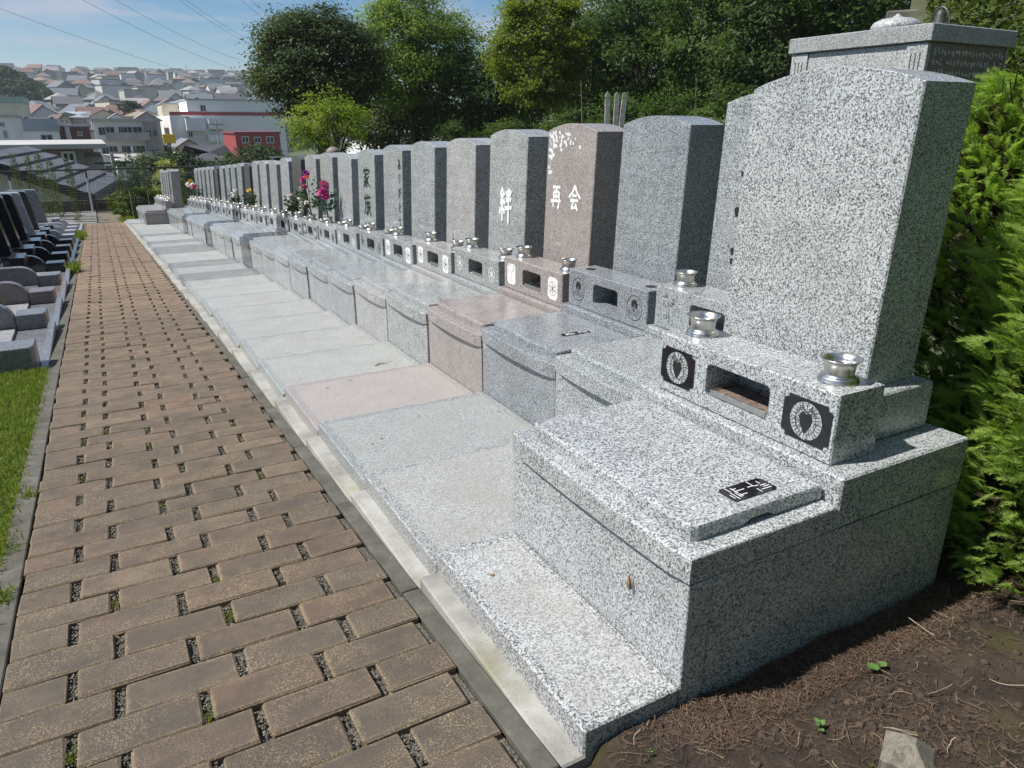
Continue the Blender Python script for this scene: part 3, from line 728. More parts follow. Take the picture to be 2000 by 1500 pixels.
    # ---- vases
    for sgn in (1,-1):
        if k==2: 
            h_=MB(); h_.lathe([(.001,.0008),(.030,.0008),(.034,.0005)],18); h_.obj('vase_hole',PAINT_K,blk,(.10,sgn*.30,.2292)); continue
        if k==6 and sgn==-1 : continue
        p=(x0+xb+.115,yc+sgn*(.30 if k else .305),z0+zb+.2295)
        vo=obj('flower_vase',shared('vase',m_vase,'flower_vase',True),STEEL,None,p)
        wtr=obj('water',shared('water',m_water,'water'),WATER,vo)
        side='nearer the camera' if sgn<0 else 'farther from the camera'
        tag(vo,(f"steel flower vase on the block of the {ORD[k]} right-hand grave, {side}" if k else f"shiny steel flower vase on the big nearest grave, {side}"),'vase','steel flower vases')
        VASES.append((k,sgn,p))
    return root
for k in range(NP): grave(k)
# ================================================================ GRAVES, left-hand row (facing the path)
GL_GREY=granite('left_grey',(0.30,0.31,0.32),(0.16,0.165,0.175),(0.03,0.03,0.035),0.2,1.1,0.52)
GL_LIGHT=granite('left_light',(0.55,0.56,0.57),(0.32,0.33,0.34),(0.06,0.06,0.065),0.2,1.1,0.50)
GL_RED=granite('left_red',(0.27,0.235,0.225),(0.15,0.125,0.12),(0.055,0.045,0.045),0.2,1.1,0.51)
GL_BLACK=granite('left_black',(0.022,0.023,0.028),(0.014,0.014,0.018),(0.008,0.008,0.01),0.07,1.2,0.5)
GL_NAVY=granite('left_dark',(0.05,0.05,0.056),(0.03,0.03,0.034),(0.01,0.01,0.012),0.1,1.2,0.5)
LP=1.86
def m_arm(x0,x1,h,t,r):
    """wing wall along x with a rounded front top corner"""
    def f(m):
        prof=[(x0,0),(x1,0),(x1,h-r)]+[(x1-r+r*math.cos(rad(a)),h-r+r*math.sin(rad(a))) for a in range(15,91,15)]+[(x0,h)]
        n=len(prof); c=.006
        V=[];
        for y,ins in ((0,c),(c,0),(t-c,0),(t,c)):
            for x,z in prof: V.append((x-(ins if x>x0+.01 else 0),y,z-(ins if z>.01 else 0)))
        F=[]
        for a in range(3):
            for i in range(n):
                j=(i+1)%n; F.append((a*n+i,a*n+j,(a+1)*n+j,(a+1)*n+i))
        F.append(tuple(reversed(range(n)))); F.append(tuple(range(3*n,4*n))); m.add(V,F)
    return f
def m_lstone(m):
    """upright stone, rounded upper corners, leaning back from the path; front faces +x"""
    d=.74; h=1.0; t=.30; r=.055; ln=.15
    prof=[(-d,0),(0,0),(0,h-r)]+[(-r+r*math.cos(rad(a)),h-r+r*math.sin(rad(a))) for a in (30,60,90)]+[(-d+.05,h)]
    prof=[(x-ln*z/h,z) for x,z in prof]; n=len(prof); c=.008; V=[]
    for y,i_ in ((0,c),(c,0),(t-c,0),(t,c)):
        for x,z in prof: V.append((x-i_*(1 if x>-.2 else -1)*.8,y,z-(i_ if z>.05 else 0)))
    F=[]
    for a in range(3):
        for i in range(n):
            j=(i+1)%n; F.append((a*n+i,a*n+j,(a+1)*n+j,(a+1)*n+i))
    F.append(tuple(reversed(range(n)))); F.append(tuple(range(3*n,4*n))); m.add(V,F)
def m_post(m):
    P=[(-.275,0),(-.03,0),(-.008,.05),(0,.14),(0,.30),(-.275,.30)]
    m.prism([(x,y) for x,y in P],0,.27,.008,0,2)
LM=[(GL_GREY,None,'speckled grey'),(GL_GREY,None,'grey'),(GL_RED,None,'reddish brown'),(GL_GREY,GL_BLACK,'dark grey'),(GL_BLACK,GL_BLACK,'black'),(GL_BLACK,GL_BLACK,'black'),(GL_NAVY,GL_BLACK,'dark'),(GL_BLACK,GL_LIGHT,'black'),(GL_LIGHT,GL_BLACK,'pale grey'),(GL_LIGHT,None,'pale grey'),(GL_LIGHT,GL_GREY,'pale grey'),(GL_LIGHT,None,'pale grey')]
for k,(gm,stn,cn) in enumerate(LM):
    y0=6.98+LP*k*0.985; x0=-0.625; z0=pz(y0+LP/2)-.012
    root=empty('walled_grave',(x0,y0,z0))
    extra='' if not stn else (' with black stone' if stn==GL_BLACK else ' with grey stone')
    tag(root,f"{cn} walled grave{extra}, {ORD[k]} in the left-hand row from the grass" ,'grave','graves in the left-hand row')
    obj('base_kerb',shared('lk',lambda m:(m.cbox(-.045,.022,.0,LP-.04,-.25,.045,.006),m.cbox(-1.75,-.047,.0,LP-.04,-.25,-.02,.004)),'base_kerb'),gm,root)
    obj('front_post',shared('lpost',m_post,'front_post'),gm,root,(-.048,.008,-.0195))
    obj('wing_wall',shared('larm',m_arm(-1.7,-.325,.41,.13,.22),'wing_wall'),gm,root,(0,.03,-.0195))
    obj('floor_slab',shared('lfl',lambda m:m.cbox(-1.2,-.34,.165,LP-.06,-.0195,.01,.004),'floor_slab'),GL_LIGHT if gm==GL_GREY else gm,root)
    if stn:
        obj('stone_plinth',shared('lpl',lambda m:m.cbox(-1.72,-.72,.5,LP-.5,.076,.30,.006),'stone_plinth'),stn,root)
        obj('incense_block',shared('lib',lambda m:m.cbox(-.70,-.50,.66,LP-.66,.076,.43,.006),'incense_block'),GL_BLACK if stn==GL_BLACK else gm,root)
        obj('headstone',shared('lst',m_lstone,'headstone'),stn,root,(-.80,.55,.301))
    else:
        obj('stone_plinth',shared('lpl2',lambda m:m.cbox(-1.72,-.95,.5,LP-.5,.076,.20,.006),'stone_plinth'),gm,root)
# ================================================================ BOUQUETS
LEAF_D=foliage('bouquet_leaf',(0.03,0.06,0.02),(0.06,0.10,0.035),None,0.2)
LEAF_B=foliage('bouquet_leaf_blue',(0.05,0.11,0.085),(0.09,0.16,0.12),None,0.2)
def petals(name,key,col): return plain('petal_'+key,col,0.6,0.2,40)
PET={'white':petals('w','white',(0.75,0.74,0.68)),'magenta':petals('m','magenta',(0.50,0.03,0.24)),'pink':petals('p','pink',(0.62,0.10,0.26)),'orange':petals('o','orange',(0.75,0.16,0.03)),'yellow':petals('y','yellow',(0.72,0.48,0.05)),'purple':petals('u','purple',(0.25,0.02,0.20)),'pale':petals('l','pale',(0.72,0.48,0.50))}
def m_flower(m):
    for ringn,(n,r,z,tl) in enumerate(((10,1.0,.0,.25),(9,.8,.22,.5),(7,.55,.42,.8),(4,.3,.55,1.1))):
        for i in range(n):
            a=2*math.pi*i/n+ringn*.4; c,s=math.cos(a),math.sin(a); w=.24*r+.06
            m.add([(0,0,z*.5),(c*r*.6-s*w,s*r*.6+c*w,z+.05+.1*tl),(c*r,s*r,z+.18*tl),(c*r*.6+s*w,s*r*.6-c*w,z+.05+.1*tl)],[(0,1,2,3)])
def bouquet(k,sgn,kind,label):
    p=[q for (kk,s_,q) in VASES if kk==k and s_==sgn][0]
    cols,leaf,hgt,spread=kind
    root=empty('bouquet',(p[0],p[1],p[2]+.055)); tag(root,label,'bouquet','bouquets in the grave vases')
    n=160; V=[];F=[]
    for i in range(n):
        t=R.random()**.7; a=R.uniform(0,6.28); rr_=spread*(0.15+t)*R.uniform(.2,1); b=Vector((rr_*math.cos(a),rr_*math.sin(a),hgt*(.1+.75*t*R.random()+.1)))
        d=Vector((math.cos(a),math.sin(a),R.uniform(-.2,1.2))).normalized(); s_=d.cross(Vector((R.uniform(-1,1),R.uniform(-1,1),.3))).normalized(); l=R.uniform(.035,.07); wd=l*.28
        q=len(V); V+=[b,b+d*l*.5+s_*wd,b+d*l,b+d*l*.5-s_*wd]; F.append((q,q+1,q+2,q+3))
    mb=MB(); mb.add(V,F); mb.obj('leaves',leaf,root)
    st=MB()
    for i,(c,u,v_,h_,r_) in enumerate(cols):
        top=(u*spread,v_*spread,h_*hgt); st.tube([(0,0,-.02),(u*spread*.4,v_*spread*.4,h_*hgt*.5),top],.004,4)
        o=obj('flower_head',shared('flower',m_flower,'flower_head',sc=1.0),PET[c],root,top,(R.uniform(-.5,.3),R.uniform(-1.0,-.1),R.uniform(0,6))); o.scale=(r_*K*1.3,)*3
    st.obj('stems',LEAF_D,root)
mixed=([('purple',-.1,.1,1.05,.045),('orange',-.2,-.35,.95,.045),('magenta',-.3,.25,.90,.045),('pink',-.2,.45,.72,.042),('magenta',-.4,-.3,.70,.042),('white',-.3,.8,.66,.042),('white',-.5,.6,.3,.035),('white',-.6,.1,.25,.035),('white',-.4,-.5,.35,.035),('white',-.5,.9,.42,.03)],LEAF_D,.56,.21)
mag=([('pink',-.2,-.2,.88,.062),('magenta',-.3,-.15,.68,.07),('magenta',-.35,-.1,.50,.06),('magenta',-.2,-.4,.6,.05)],LEAF_B,.50,.17)
pale=([('pale',0,0,.9,.03),('white',-.3,.4,.7,.03),('pale',-.3,-.3,.6,.03),('white',-.2,.2,.45,.03),('pale',-.5,.5,.4,.03),('white',-.4,-.4,.9,.025)],LEAF_D,.34,.12)
yel=([('yellow',0,.2,.95,.04),('yellow',-.2,-.3,.95,.04),('white',-.2,.1,.5,.03)],LEAF_D,.36,.1)
whi=([('white',0,0,.9,.045),('white',-.2,.5,.75,.045),('white',-.3,-.4,.6,.045),('pale',-.3,.1,.5,.04)],LEAF_D,.36,.14)
bouquet(10,1,mixed,'mixed bouquet of orange, pink and white flowers, the tallest in the row')
bouquet(9,1,mag,'bouquet of bright magenta blooms with bluish green leaves')
bouquet(12,-1,pale,'pale pink and white bouquet left of the mixed one')
bouquet(16,-1,yel,'small yellow bouquet in the middle distance')
bouquet(18,-1,whi,'white bouquet beside the small yellow one')
bouquet(27,-1,([('yellow',0,.2,1,.07),('yellow',-.3,-.2,.95,.06),('pale',-.3,.5,.75,.06),('pale',-.3,-.6,.75,.06),('white',-.4,.8,.85,.06)],LEAF_D,.5,.22),'bouquet topped with yellow blooms near the far end of the row')
bouquet(26,-1,([('pink',0,.2,.8,.07),('pink',-.3,-.4,.8,.07),('pale',-.3,.6,.65,.06),('white',-.3,0,.95,.06),('pink',-.4,.1,.6,.06)],LEAF_B,.45,.2),'bouquet of pink blooms near the far end of the row')
# brass crane on the fifth block
BRASS=plain('brass',(0.45,0.33,0.13),0.35,0.2,30,1.0)
p=[q for (kk,s_,q) in VASES if kk==5 and s_==-1][0]
cr_=MB(); cr_.lathe([(.03,0),(.03,.006),(.012,.010),(.003,.012)],10); cr_.tube([(0,0,.01),(0,0,.05)],.003,5); cr_.tube([(0,-.02,.05),(0,0,.062),(0,.02,.07)],[.006,.014,.006],6); cr_.tube([(0,.018,.07),(0,.012,.095),(0,.02,.112),(0,.035,.110)],[.005,.0035,.004,.001],5)
o=cr_.obj('brass_crane',BRASS,None,(p[0]+.02,p[1]+.13,p[2])); tag(o,'small brass crane figurine standing on an incense block','figurine')
# dead leaf stuck to the front of the nearest base, twig on a slab
TWIG=plain('dry_twig',(0.22,0.15,0.08),0.9,0.4,40); 
lf=MB(); lf.tube([(0,0,0),(-.004,.003,.02),(-.003,.006,.045)],[.006,.009,.002],5); o=lf.obj('dead_leaf',TWIG,None,(1.203,1.44,.185)); tag(o,'curled brown dead leaf stuck on the front of the nearest grave','leaf')
tw=MB(); tw.tube([(0,0,0),(.04,.03,.004),(.09,.02,.003),(.15,.06,.006)],[.003,.004,.002,.001],5); o=tw.obj('twig',TWIG,None,(1.62,5.05,slab_z(4)+.004)); tag(o,'thin dark twig lying on a front slab','twig')
# fallen leaves on slabs, kerb and path
def m_fl(m): m.add([(-.012,0,.001),(-.002,.006,.003),(.012,.001,.002),(0,-.006,.0025)],[(0,3,2,1)])
for j in range(16):
    k=R.choice((0,1,2,3,4,5,6)); a,b=plot_bounds(k); x=R.uniform(.95,1.18) if k==0 else R.uniform(1.0,1.9)
    o=obj('fallen_leaf',shared('fleaf',m_fl,'fallen_leaf'),TWIG,None,(x,R.uniform(a+.1,b-.1),(slab_z(k) if k else -.006)+.001),(0,0,R.uniform(0,6.28))); tag(o,'tiny dry brown leaf lying on a front slab','leaf','dry leaves on the front slabs')
# ================================================================ SOIL at the near right
m=NT('soil'); v=m.coord(rnd=False)
c=m.ramp(m.noise(v,14,8,0.7),[(0.3,(0.022,0.015,0.011)),(0.5,(0.055,0.037,0.026)),(0.7,(0.125,0.088,0.062))]); c=m.mix(m.ramp(m.noise(v,5,4,0.6),[(0.58,0.0),(0.7,0.7)]),c,(0.075,0.07,0.012)); m.base(c); m.set(Roughness=0.97)
m.bump(m.noise(v,60,6,0.75),1.0,0.02); SOIL=m.m
def soil_z(x,y):
    return pz(y)+0.004-0.010*math.sin(x*9+1.2)*math.cos(y*11)+0.012*math.sin(x*23)*math.sin(y*19+.5)*.5 - 0.03*max(0,1-(x-0.9)/.12 if x<1.02 else 0)*0
gx=np.linspace(0.70,4.2,150); gy=np.linspace(-0.6,1.204,90)
V=[];F=[]
for a in gy:
    for b in gx:
        x0_=max(b,0.90 if a>0.25 else b); V.append((b if b>0.91 else b,a,soil_z(b,a)-(0.05 if b<0.915 else 0)))
for i in range(len(gy)-1):
    for j in range(len(gx)-1):
        n=len(gx); F.append((i*n+j,i*n+j+1,(i+1)*n+j+1,(i+1)*n+j))
tag(obj('soil',npmesh('soil',np.array(V)*K,np.array(F),True),SOIL),kind='structure')
# litter: dry roots, needles, straws
def strands(name,mats,n,area,lmin,lmax,w,lift,parent=None,seed=3,curl=0.8,dens=None):
    rr=random.Random(seed); V=[];F=[]
    for i in range(n):
        x=rr.uniform(area[0],area[1]); y=rr.uniform(area[2],area[3])
        if dens and rr.random()>dens(x,y): continue
        a=rr.uniform(0,6.28); l=rr.uniform(lmin,lmax)*(1 if rr.random()<.85 else 2.2); seg=4; z=soil_z(x,y)+rr.uniform(.001,lift); ww=w*rr.uniform(.5,1.4)
        da=rr.gauss(0,curl)/seg; q=len(V); dz=rr.gauss(0,lift*.5)
        for s in range(seg+1):
            V.append((x-math.sin(a)*ww,y+math.cos(a)*ww,z+dz*s/seg)); V.append((x+math.sin(a)*ww,y-math.cos(a)*ww,z+dz*s/seg+ww*.8))
            x+=math.cos(a)*l/seg; y+=math.sin(a)*l/seg; a+=da+rr.gauss(0,.25)
        for s in range(seg): F.append((q+2*s,q+2*s+1,q+2*s+3,q+2*s+2))
    V=np.array(V); V=np.array([(x,min(y,1.199) if x<2.4 else y,max(z,soil_z(x,y)+.0005)) for x,y,z in V])
    o=obj(name,npmesh(name,V*K,np.array(F)),mats,parent); o['kind']='stuff'; return o
STRAW=plain('dry_root',(0.27,0.20,0.135),0.9,0.35,30,rand=0.75,islands=True)
STRAW2=plain('dry_needle',(0.15,0.095,0.062),0.95,0.3,30,rand=0.6,islands=True)
PALES=plain('pale_root',(0.42,0.35,0.25),0.85,0.2,30,rand=0.5,islands=True)
ar=(0.93,3.4,-.3,1.195)
def clump(x,y): return .22+.78*max(0,min(1,.5+1.2*(math.sin(7.3*x+1.7)*math.sin(9.1*y+.6)+.5*math.sin(17*x+3*y))))
o=strands('dry_needle_litter',STRAW2,22000,ar,.008,.032,.0007,.010,seed=3,dens=clump); tag(o,'brown needles and crumbs littering the soil by the hedge','litter')
o=strands('dry_root_litter',STRAW,1300,ar,.02,.055,.0007,.014,seed=4,dens=clump); tag(o,'dry tan roots and stems strewn over the soil','litter')
o=strands('needle_pile',STRAW2,6500,(1.15,2.75,1.02,1.197),.010,.035,.0007,.011,seed=8); tag(o,'reddish brown needles heaped along the side of the nearest grave','litter')
o=strands('pale_root_litter',PALES,130,ar,.03,.09,.0008,.018,seed=5); tag(o,'pale bleached rootlets lying on the dark soil','litter')
pts=[];szs=[]
for i in range(5200):
    x=R.uniform(.93,3.2);y=R.uniform(-.2,1.19)
    if R.random()>clump(x+.4,y+.3): continue
    pts.append((x,y,soil_z(x,y)+.001)); szs.append(R.choice([.002,.003,.004,.006,.009,.014]))
o=pebbles(pts,szs,'soil_crumbs',plain('soil_crumb',(0.085,0.058,0.042),0.95,0.4,30,rand=0.7,islands=True)); tag(o,'small crumbs and grit scattered on the soil','grit',kind='stuff')
mp_=[];ms=[]
for cx_,cy_,sx in ((1.34,.66,.05),(1.20,.80,.03),(1.30,.78,.04),(1.44,.72,.035),(1.16,.70,.03)):
    for i in range(500): x=R.gauss(cx_,sx);y=R.gauss(cy_,sx*.8); mp_.append((x,y,soil_z(x,y)+R.uniform(0,.006))); ms.append(R.uniform(.003,.006))
o=pebbles(mp_,ms,'soil_moss',MOSS); tag(o,'yellow green moss patches on the soil by the wooden stake','moss',kind='stuff')
# broad-leaved weeds
WEED=foliage('weed_leaf',(0.10,0.20,0.05),(0.14,0.25,0.08),None,0.25)
def weed(x,y,n,l,label,up=.5,name='weed'):
    z=soil_z(x,y); root=empty(name,(x,y,z)); tag(root,label,'weed','weeds on the soil')
    for i in range(n):
        a=6.28*i/n+R.uniform(-.4,.4); L_=l*R.uniform(.6,1.1); d=Vector((math.cos(a),math.sin(a),up*R.uniform(.3,1))); s=Vector((-math.sin(a),math.cos(a),0)); h=Vector((0,0,.010+.02*R.random()))
        m=MB(); P=[h,h+d*L_*.25+s*L_*.30,h+d*L_*.6+s*L_*.38,h+d*L_,h+d*L_*.6-s*L_*.38,h+d*L_*.25-s*L_*.30,h+d*L_*.5-Vector((0,0,L_*.06))]
        m.add(P,[(0,6,2,1),(6,3,2),(0,5,4,6),(6,4,3)]); m.obj('leaf',WEED,root)
    st=MB(); st.tube([(0,0,-.01),(0,0,.03)],.002,5); st.obj('stem',WEED,root)
weed(1.83,1.02,2,.052,'two broad green leaves on the soil near the hedge',.2)
weed(1.13,.90,7,.022,'small seedling with narrow leaves between the litter',.9)
weed(.985,.845,6,.030,'round-leaved seedling near the kerb end',.5)
weed(1.40,.60,5,.028,'small seedling behind the wooden stake',.5)
weed(1.47,.94,4,.024,'yellowish seedling in the middle of the soil',.4)
weed(1.02,1.10,2,.012,'tiny sprout beside the nearest slab',.6)
# wooden stake
WOOD=NT('weathered_wood'); v=WOOD.coord(scale=(1,1,.06)); f=WOOD.noise(v,90,5,.6,1.2)
c=WOOD.ramp(f,[(.3,(0.10,0.09,0.07)),(.55,(0.20,0.182,0.145)),(.75,(0.27,0.248,0.20))]); c=WOOD.mix(WOOD.ramp(WOOD.noise(WOOD.coord(),12,4),[(.55,0),(.75,.5)]),c,(0.10,0.12,0.08)); WOOD.base(c); WOOD.set(Roughness=.9); WOOD.bump(f,.5,.004); WOOD=WOOD.m
stake=MB(); hw=.046
V=[(-hw,-hw,-.3),(hw,-hw,-.3),(hw,hw,-.3),(-hw,hw,-.3),(-hw,-hw,.262),(hw,-hw,.262),(hw,hw,.262),(-hw,hw,.262),(-.010,-.010,.30),(.012,-.010,.30),(.012,.012,.30),(-.010,.012,.30)]
stake.add(V,[(0,1,5,4),(1,2,6,5),(2,3,7,6),(3,0,4,7),(4,5,9,8),(5,6,10,9),(6,7,11,10),(7,4,8,11),(8,9,10,11)])
o=stake.obj('wooden_stake',WOOD,None,(1.272,.612,.012),(0,0,rad(28))); tag(o,'weathered square wooden stake with a chamfered top standing in the soil','stake')
ck=MB(); ck.tube([(-.012,-hw-.001,.262),(-.006,-hw-.0005,.15),(-.010,-hw-.0005,-.1)],[.0025,.002,.002],4); ck.obj('crack',PAINT_K,o)
# ================================================================ GRASS on the left
GRASS=foliage('grass_blade',(0.10,0.17,0.022),(0.24,0.29,0.06),(0.19,0.22,0.04),0.35,0.6,3.0)
tb=MB(); tb.add([(-3.2,-.2,pz(-.2)-.012),(-.598,-.2,pz(-.2)-.012),(-.598,6.98,pz(6.98)-.012),(-3.2,6.98,pz(6.98)-.012)],[(0,1,2,3)])
LAWN=plain('lawn_soil',(0.075,0.105,0.022),.95,.4,25,bump=.5); tag(tb.obj('lawn',LAWN),kind='structure')
def grass(name,n,fn,hmin,hmax,label):
    th=NR.uniform(0,6.28,n); P=np.array([fn() for _ in range(n)]); h=NR.uniform(hmin,hmax,n); ln=NR.normal(0,.45,(n,2)); w=.0032*h/.06+.0012
    sx=np.cos(th)*w; sy=np.sin(th)*w; t=np.stack([ln[:,0]*h,ln[:,1]*h,h],1)
    A=P+np.stack([-sx,-sy,0*sx],1); B=P+np.stack([sx,sy,0*sx],1); M1=P+t*.55*np.array([.7,.7,1.1])+np.stack([sx,sy,0*sx],1)*.7; M0=P+t*.55*np.array([.7,.7,1.1])-np.stack([sx,sy,0*sx],1)*.7; T=P+t
    V=np.stack([A,B,M1,M0,T],1).reshape(-1,3); i=5*np.arange(n)
    F=np.concatenate([np.stack([i,i+1,i+2],1),np.stack([i,i+2,i+3],1),np.stack([i+3,i+2,i+4],1)]); o=obj(name,npmesh(name,V*K,F),GRASS); tag(o,label,'grass',kind='stuff'); return o
def gp():
    y=R.uniform(2.2,6.95); x=-.60-abs(R.gauss(0,.55)) if R.random()<.5 else R.uniform(-1.9,-.58+R.gauss(0,.014)); return (x,y,pz(y)-.012)
grass('grass',44000,gp,.014,.042,'short bright green lawn left of the brick path')
tufts=[(-.56,14.4,.10,140),(-.57,23.5,.12,160),(-.58,22.4,.1,120),(.80,30.5,.22,320),(-1.35,10.6,.15,60)]
def gt():
    cx_,cy_,s,n=R.choices(tufts,[t[3] for t in tufts])[0]; y=R.gauss(cy_,s*1.2); return (R.gauss(cx_,s*.45),y,pz(y)-.01)
tufts_near=[(-.55,2.95,.03,60),(-.55,4.0,.04,70),(-.57,3.4,.05,60)]
def gn():
    cx_,cy_,s,n=R.choice(tufts_near); y=R.gauss(cy_,s*1.2); return (R.gauss(cx_,s*.45),y,pz(y)-.01)
grass('edging_weeds',240,gn,.012,.04,'small weeds rooted at the left edge of the path near the camera')
grass('grass_tufts',1500,gt,.05,.22,'tufts of grass growing out of the edging joints')
# ================================================================ CONIFER HEDGE (near right)
def spray_proto(rr,n=11,L_=1.0):
    """flat feathery conifer spray along +x, metres for L=1"""
    V=[];F=[]
    def blade(p,d,l,w,up):
        d=d.normalized(); s=d.cross(up).normalized(); q=len(V)
        V.extend([p-s*w*.6,p+s*w*.6,p+d*l]); F.append((q,q+1,q+2))
    up=Vector((0,0,1))
    for i in range(n):
        t=i/(n-1); p=Vector((t*.85,0,.10*math.sin(t*2.2)))
        for s in (-1,1):
            a=rad(rr.uniform(26,44)); l=(.42-.26*t)*rr.uniform(.7,1.15)
            blade(p,Vector((math.cos(a),s*math.sin(a),rr.uniform(-.15,.35))),l,.042,up)
            if t<.7:
                q=p+Vector((math.cos(a),s*math.sin(a),.1))*l*.45
                blade(q,Vector((math.cos(a*.3),s*math.sin(a*.3),.2)),l*.5,.037,up)
    blade(Vector((.8,0,.06)),Vector((1,0,.1)),.25,.04,up)
    return np.array([tuple(v) for v in V]),np.array(F)
PROT=[spray_proto(random.Random(i)) for i in range(4)]
def place(protos,pos,dirs,roll,size):
    """instantiate protos (x axis -> dirs) as one vertex soup"""
    Vs=[];Fs=[];off=0; N=len(pos); which=NR.integers(0,len(protos),N)
    d=dirs/np.linalg.norm(dirs,axis=1,keepdims=True); up=np.tile([0,0,1.0],(N,1))+NR.normal(0,.25,(N,3)); s=np.cross(up,d); s/=np.linalg.norm(s,axis=1,keepdims=True); u=np.cross(d,s)
    c,sn=np.cos(roll)[:,None],np.sin(roll)[:,None]; s2=s*c+u*sn; u2=-s*sn+u*c
    for k,(V,F) in enumerate(protos):
        ix=np.where(which==k)[0]
        if len(ix)==0: continue
        P=pos[ix][:,None,:]+size[ix][:,None,None]*(V[None,:,0:1]*d[ix][:,None]+V[None,:,1:2]*s2[ix][:,None]+V[None,:,2:3]*u2[ix][:,None])
        Vs.append(P.reshape(-1,3)); Fs.append((F[None]+len(V)*np.arange(len(ix))[:,None,None]).reshape(-1,3)+off); off+=len(ix)*len(V)
    return np.concatenate(Vs),np.concatenate(Fs)
THUJA=foliage('hedge_foliage',(0.28,0.40,0.08),(0.41,0.53,0.15),(0.20,0.32,0.07),0.5,0.55,2.2)
THUJA_D=foliage('hedge_foliage_dark',(0.03,0.09,0.02),(0.06,0.14,0.035),(0.035,0.08,0.025),0.25,0.55,3)
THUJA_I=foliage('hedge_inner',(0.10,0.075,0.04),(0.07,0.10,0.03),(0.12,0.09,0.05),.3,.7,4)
BARK=plain('bark',(0.075,0.055,0.042),.95,.4,14,bump=.8)
DEADT=plain('dead_twig',(0.085,0.065,0.055),.95,.4,20,rand=.5,islands=True)
def conifer(name,label,x,y,z0,hgt,r,n,mat,size,group='conifers of the hedge',seed=1,twigs=0):
    root=empty(name,(x,y,z0)); tag(root,label,'conifer',group)
    t=MB(); t.tube([(0,0,-.1),(0,0,hgt*.6),(.02,0,hgt*.95)],[.045*r/.5,.03*r/.5,.006],7); t.obj('trunk',BARK,root)
    th=NR.uniform(0,6.283,n); zz=NR.uniform(.02,1,n); prof=np.where(zz<.12,.85+1.2*zz,np.sqrt(np.clip(1-((zz-.12)/.9)**2.6,0,1)))
    lump=1+.09*np.sin(th*5+zz*14)+.07*np.sin(th*9-zz*23+1)
    dep=NR.uniform(.62,1,n)**.6; rr_=r*prof*lump*dep
    pos=np.stack([rr_*np.cos(th),rr_*np.sin(th),zz*hgt],1)
    dirs=np.stack([np.cos(th),np.sin(th),NR.normal(.42,.28,n)],1)+NR.normal(0,.28,(n,3))
    V,F=place(PROT,pos,dirs,NR.normal(0,.5,n),size*NR.uniform(.6,1.25,n))
    obj('foliage',npmesh('foliage',V*K,F),mat,root)
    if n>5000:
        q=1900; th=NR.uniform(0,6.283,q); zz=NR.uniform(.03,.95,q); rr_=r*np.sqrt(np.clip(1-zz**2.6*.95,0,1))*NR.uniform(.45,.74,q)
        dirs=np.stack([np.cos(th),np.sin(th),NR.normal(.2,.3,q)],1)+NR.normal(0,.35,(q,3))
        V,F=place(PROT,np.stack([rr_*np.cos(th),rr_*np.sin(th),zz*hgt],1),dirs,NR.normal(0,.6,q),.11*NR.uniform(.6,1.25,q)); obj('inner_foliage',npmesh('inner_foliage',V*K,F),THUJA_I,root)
    if twigs:
        tw=MB(); rr2=random.Random(seed)
        for i in range(twigs):
            a=rr2.uniform(0,6.28); h=rr2.uniform(.05,.95)*hgt; e=r*.80*(1-.35*(h/hgt)**3); z1=h+rr2.uniform(.02,.2); b=a+rr2.gauss(0,.25)
            tw.tube([(0,0,h*.9),(e*.5*math.cos(a),e*.5*math.sin(a),h+.02),(e*math.cos(b),e*math.sin(b),z1)],[.006,.004,.0015],4,False)
        tw.obj('branches',DEADT,root)
    return root
conifer('hedge_conifer','bright green feathery conifer at the right edge of the photo',2.97,.93,pz(.8),1.80,.57,11800,THUJA,.086,seed=1,twigs=160)
conifer('hedge_conifer','darker green conifer just behind the nearest headstone',3.12,1.62,pz(1.5),1.74,.48,6800,THUJA,.085,seed=2,twigs=260)
for j,(cx_,cy_) in enumerate(((2.62,.36),(2.86,-.75),(2.5,-2.0),(2.0,-2.8))):  # last three are unseen, added to block sky light from the grave ends
    conifer('hedge_conifer',['green conifer whose tips show at the lower right corner','second hedge conifer right of the camera, unseen and added for shade','third hedge conifer right of the camera, unseen and added for shade','unseen hedge conifer added for shade behind the camera'][j],cx_,cy_,pz(cy_),2.0,.50 if j==0 else .58,5600 if j==0 else 1000,THUJA,.085 if j==0 else .2,seed=10+j,twigs=60)
conifer('hedge_conifer','green conifer behind the two nearest hedge conifers',3.95,1.35,pz(1.4)+.1,1.85,.58,2200,THUJA,.14,seed=3,twigs=60)
# ================================================================ MONUMENT and things behind the row
G_MON=granite('monument',(0.60,0.62,0.61),(0.36,0.375,0.37),(0.06,0.062,0.062),.25,.75,.495)
G_MOND=granite('monument_top',(0.50,0.52,0.51),(0.30,0.31,0.31),(0.05,0.05,0.05),.25,.9,.5)
MX0,MX1,MY0,MY1,MZ=5.5,6.60,3.62,4.93,2.185
mon=empty('monument',(MX0,MY0,0)); tag(mon,'large grey granite monument with an inscribed side and a flat capstone, behind the graves','monument')
b=MB(); b.cbox(.035,MX1-MX0-.035,.03,MY1-MY0-.03,-.2,MZ-.125,.004); body=b.obj('body',G_MON,mon)
b=MB(); b.cbox(0,MX1-MX0,0,MY1-MY0,MZ-.12,MZ,.006); b.obj('capstone',G_MOND,mon)
b=MB(); b.cbox(.045,MX1-MX0-.045,.04,MY1-MY0-.04,MZ-.1255,MZ-.119,.001); b.obj('shadow_joint',G_DARK,mon)
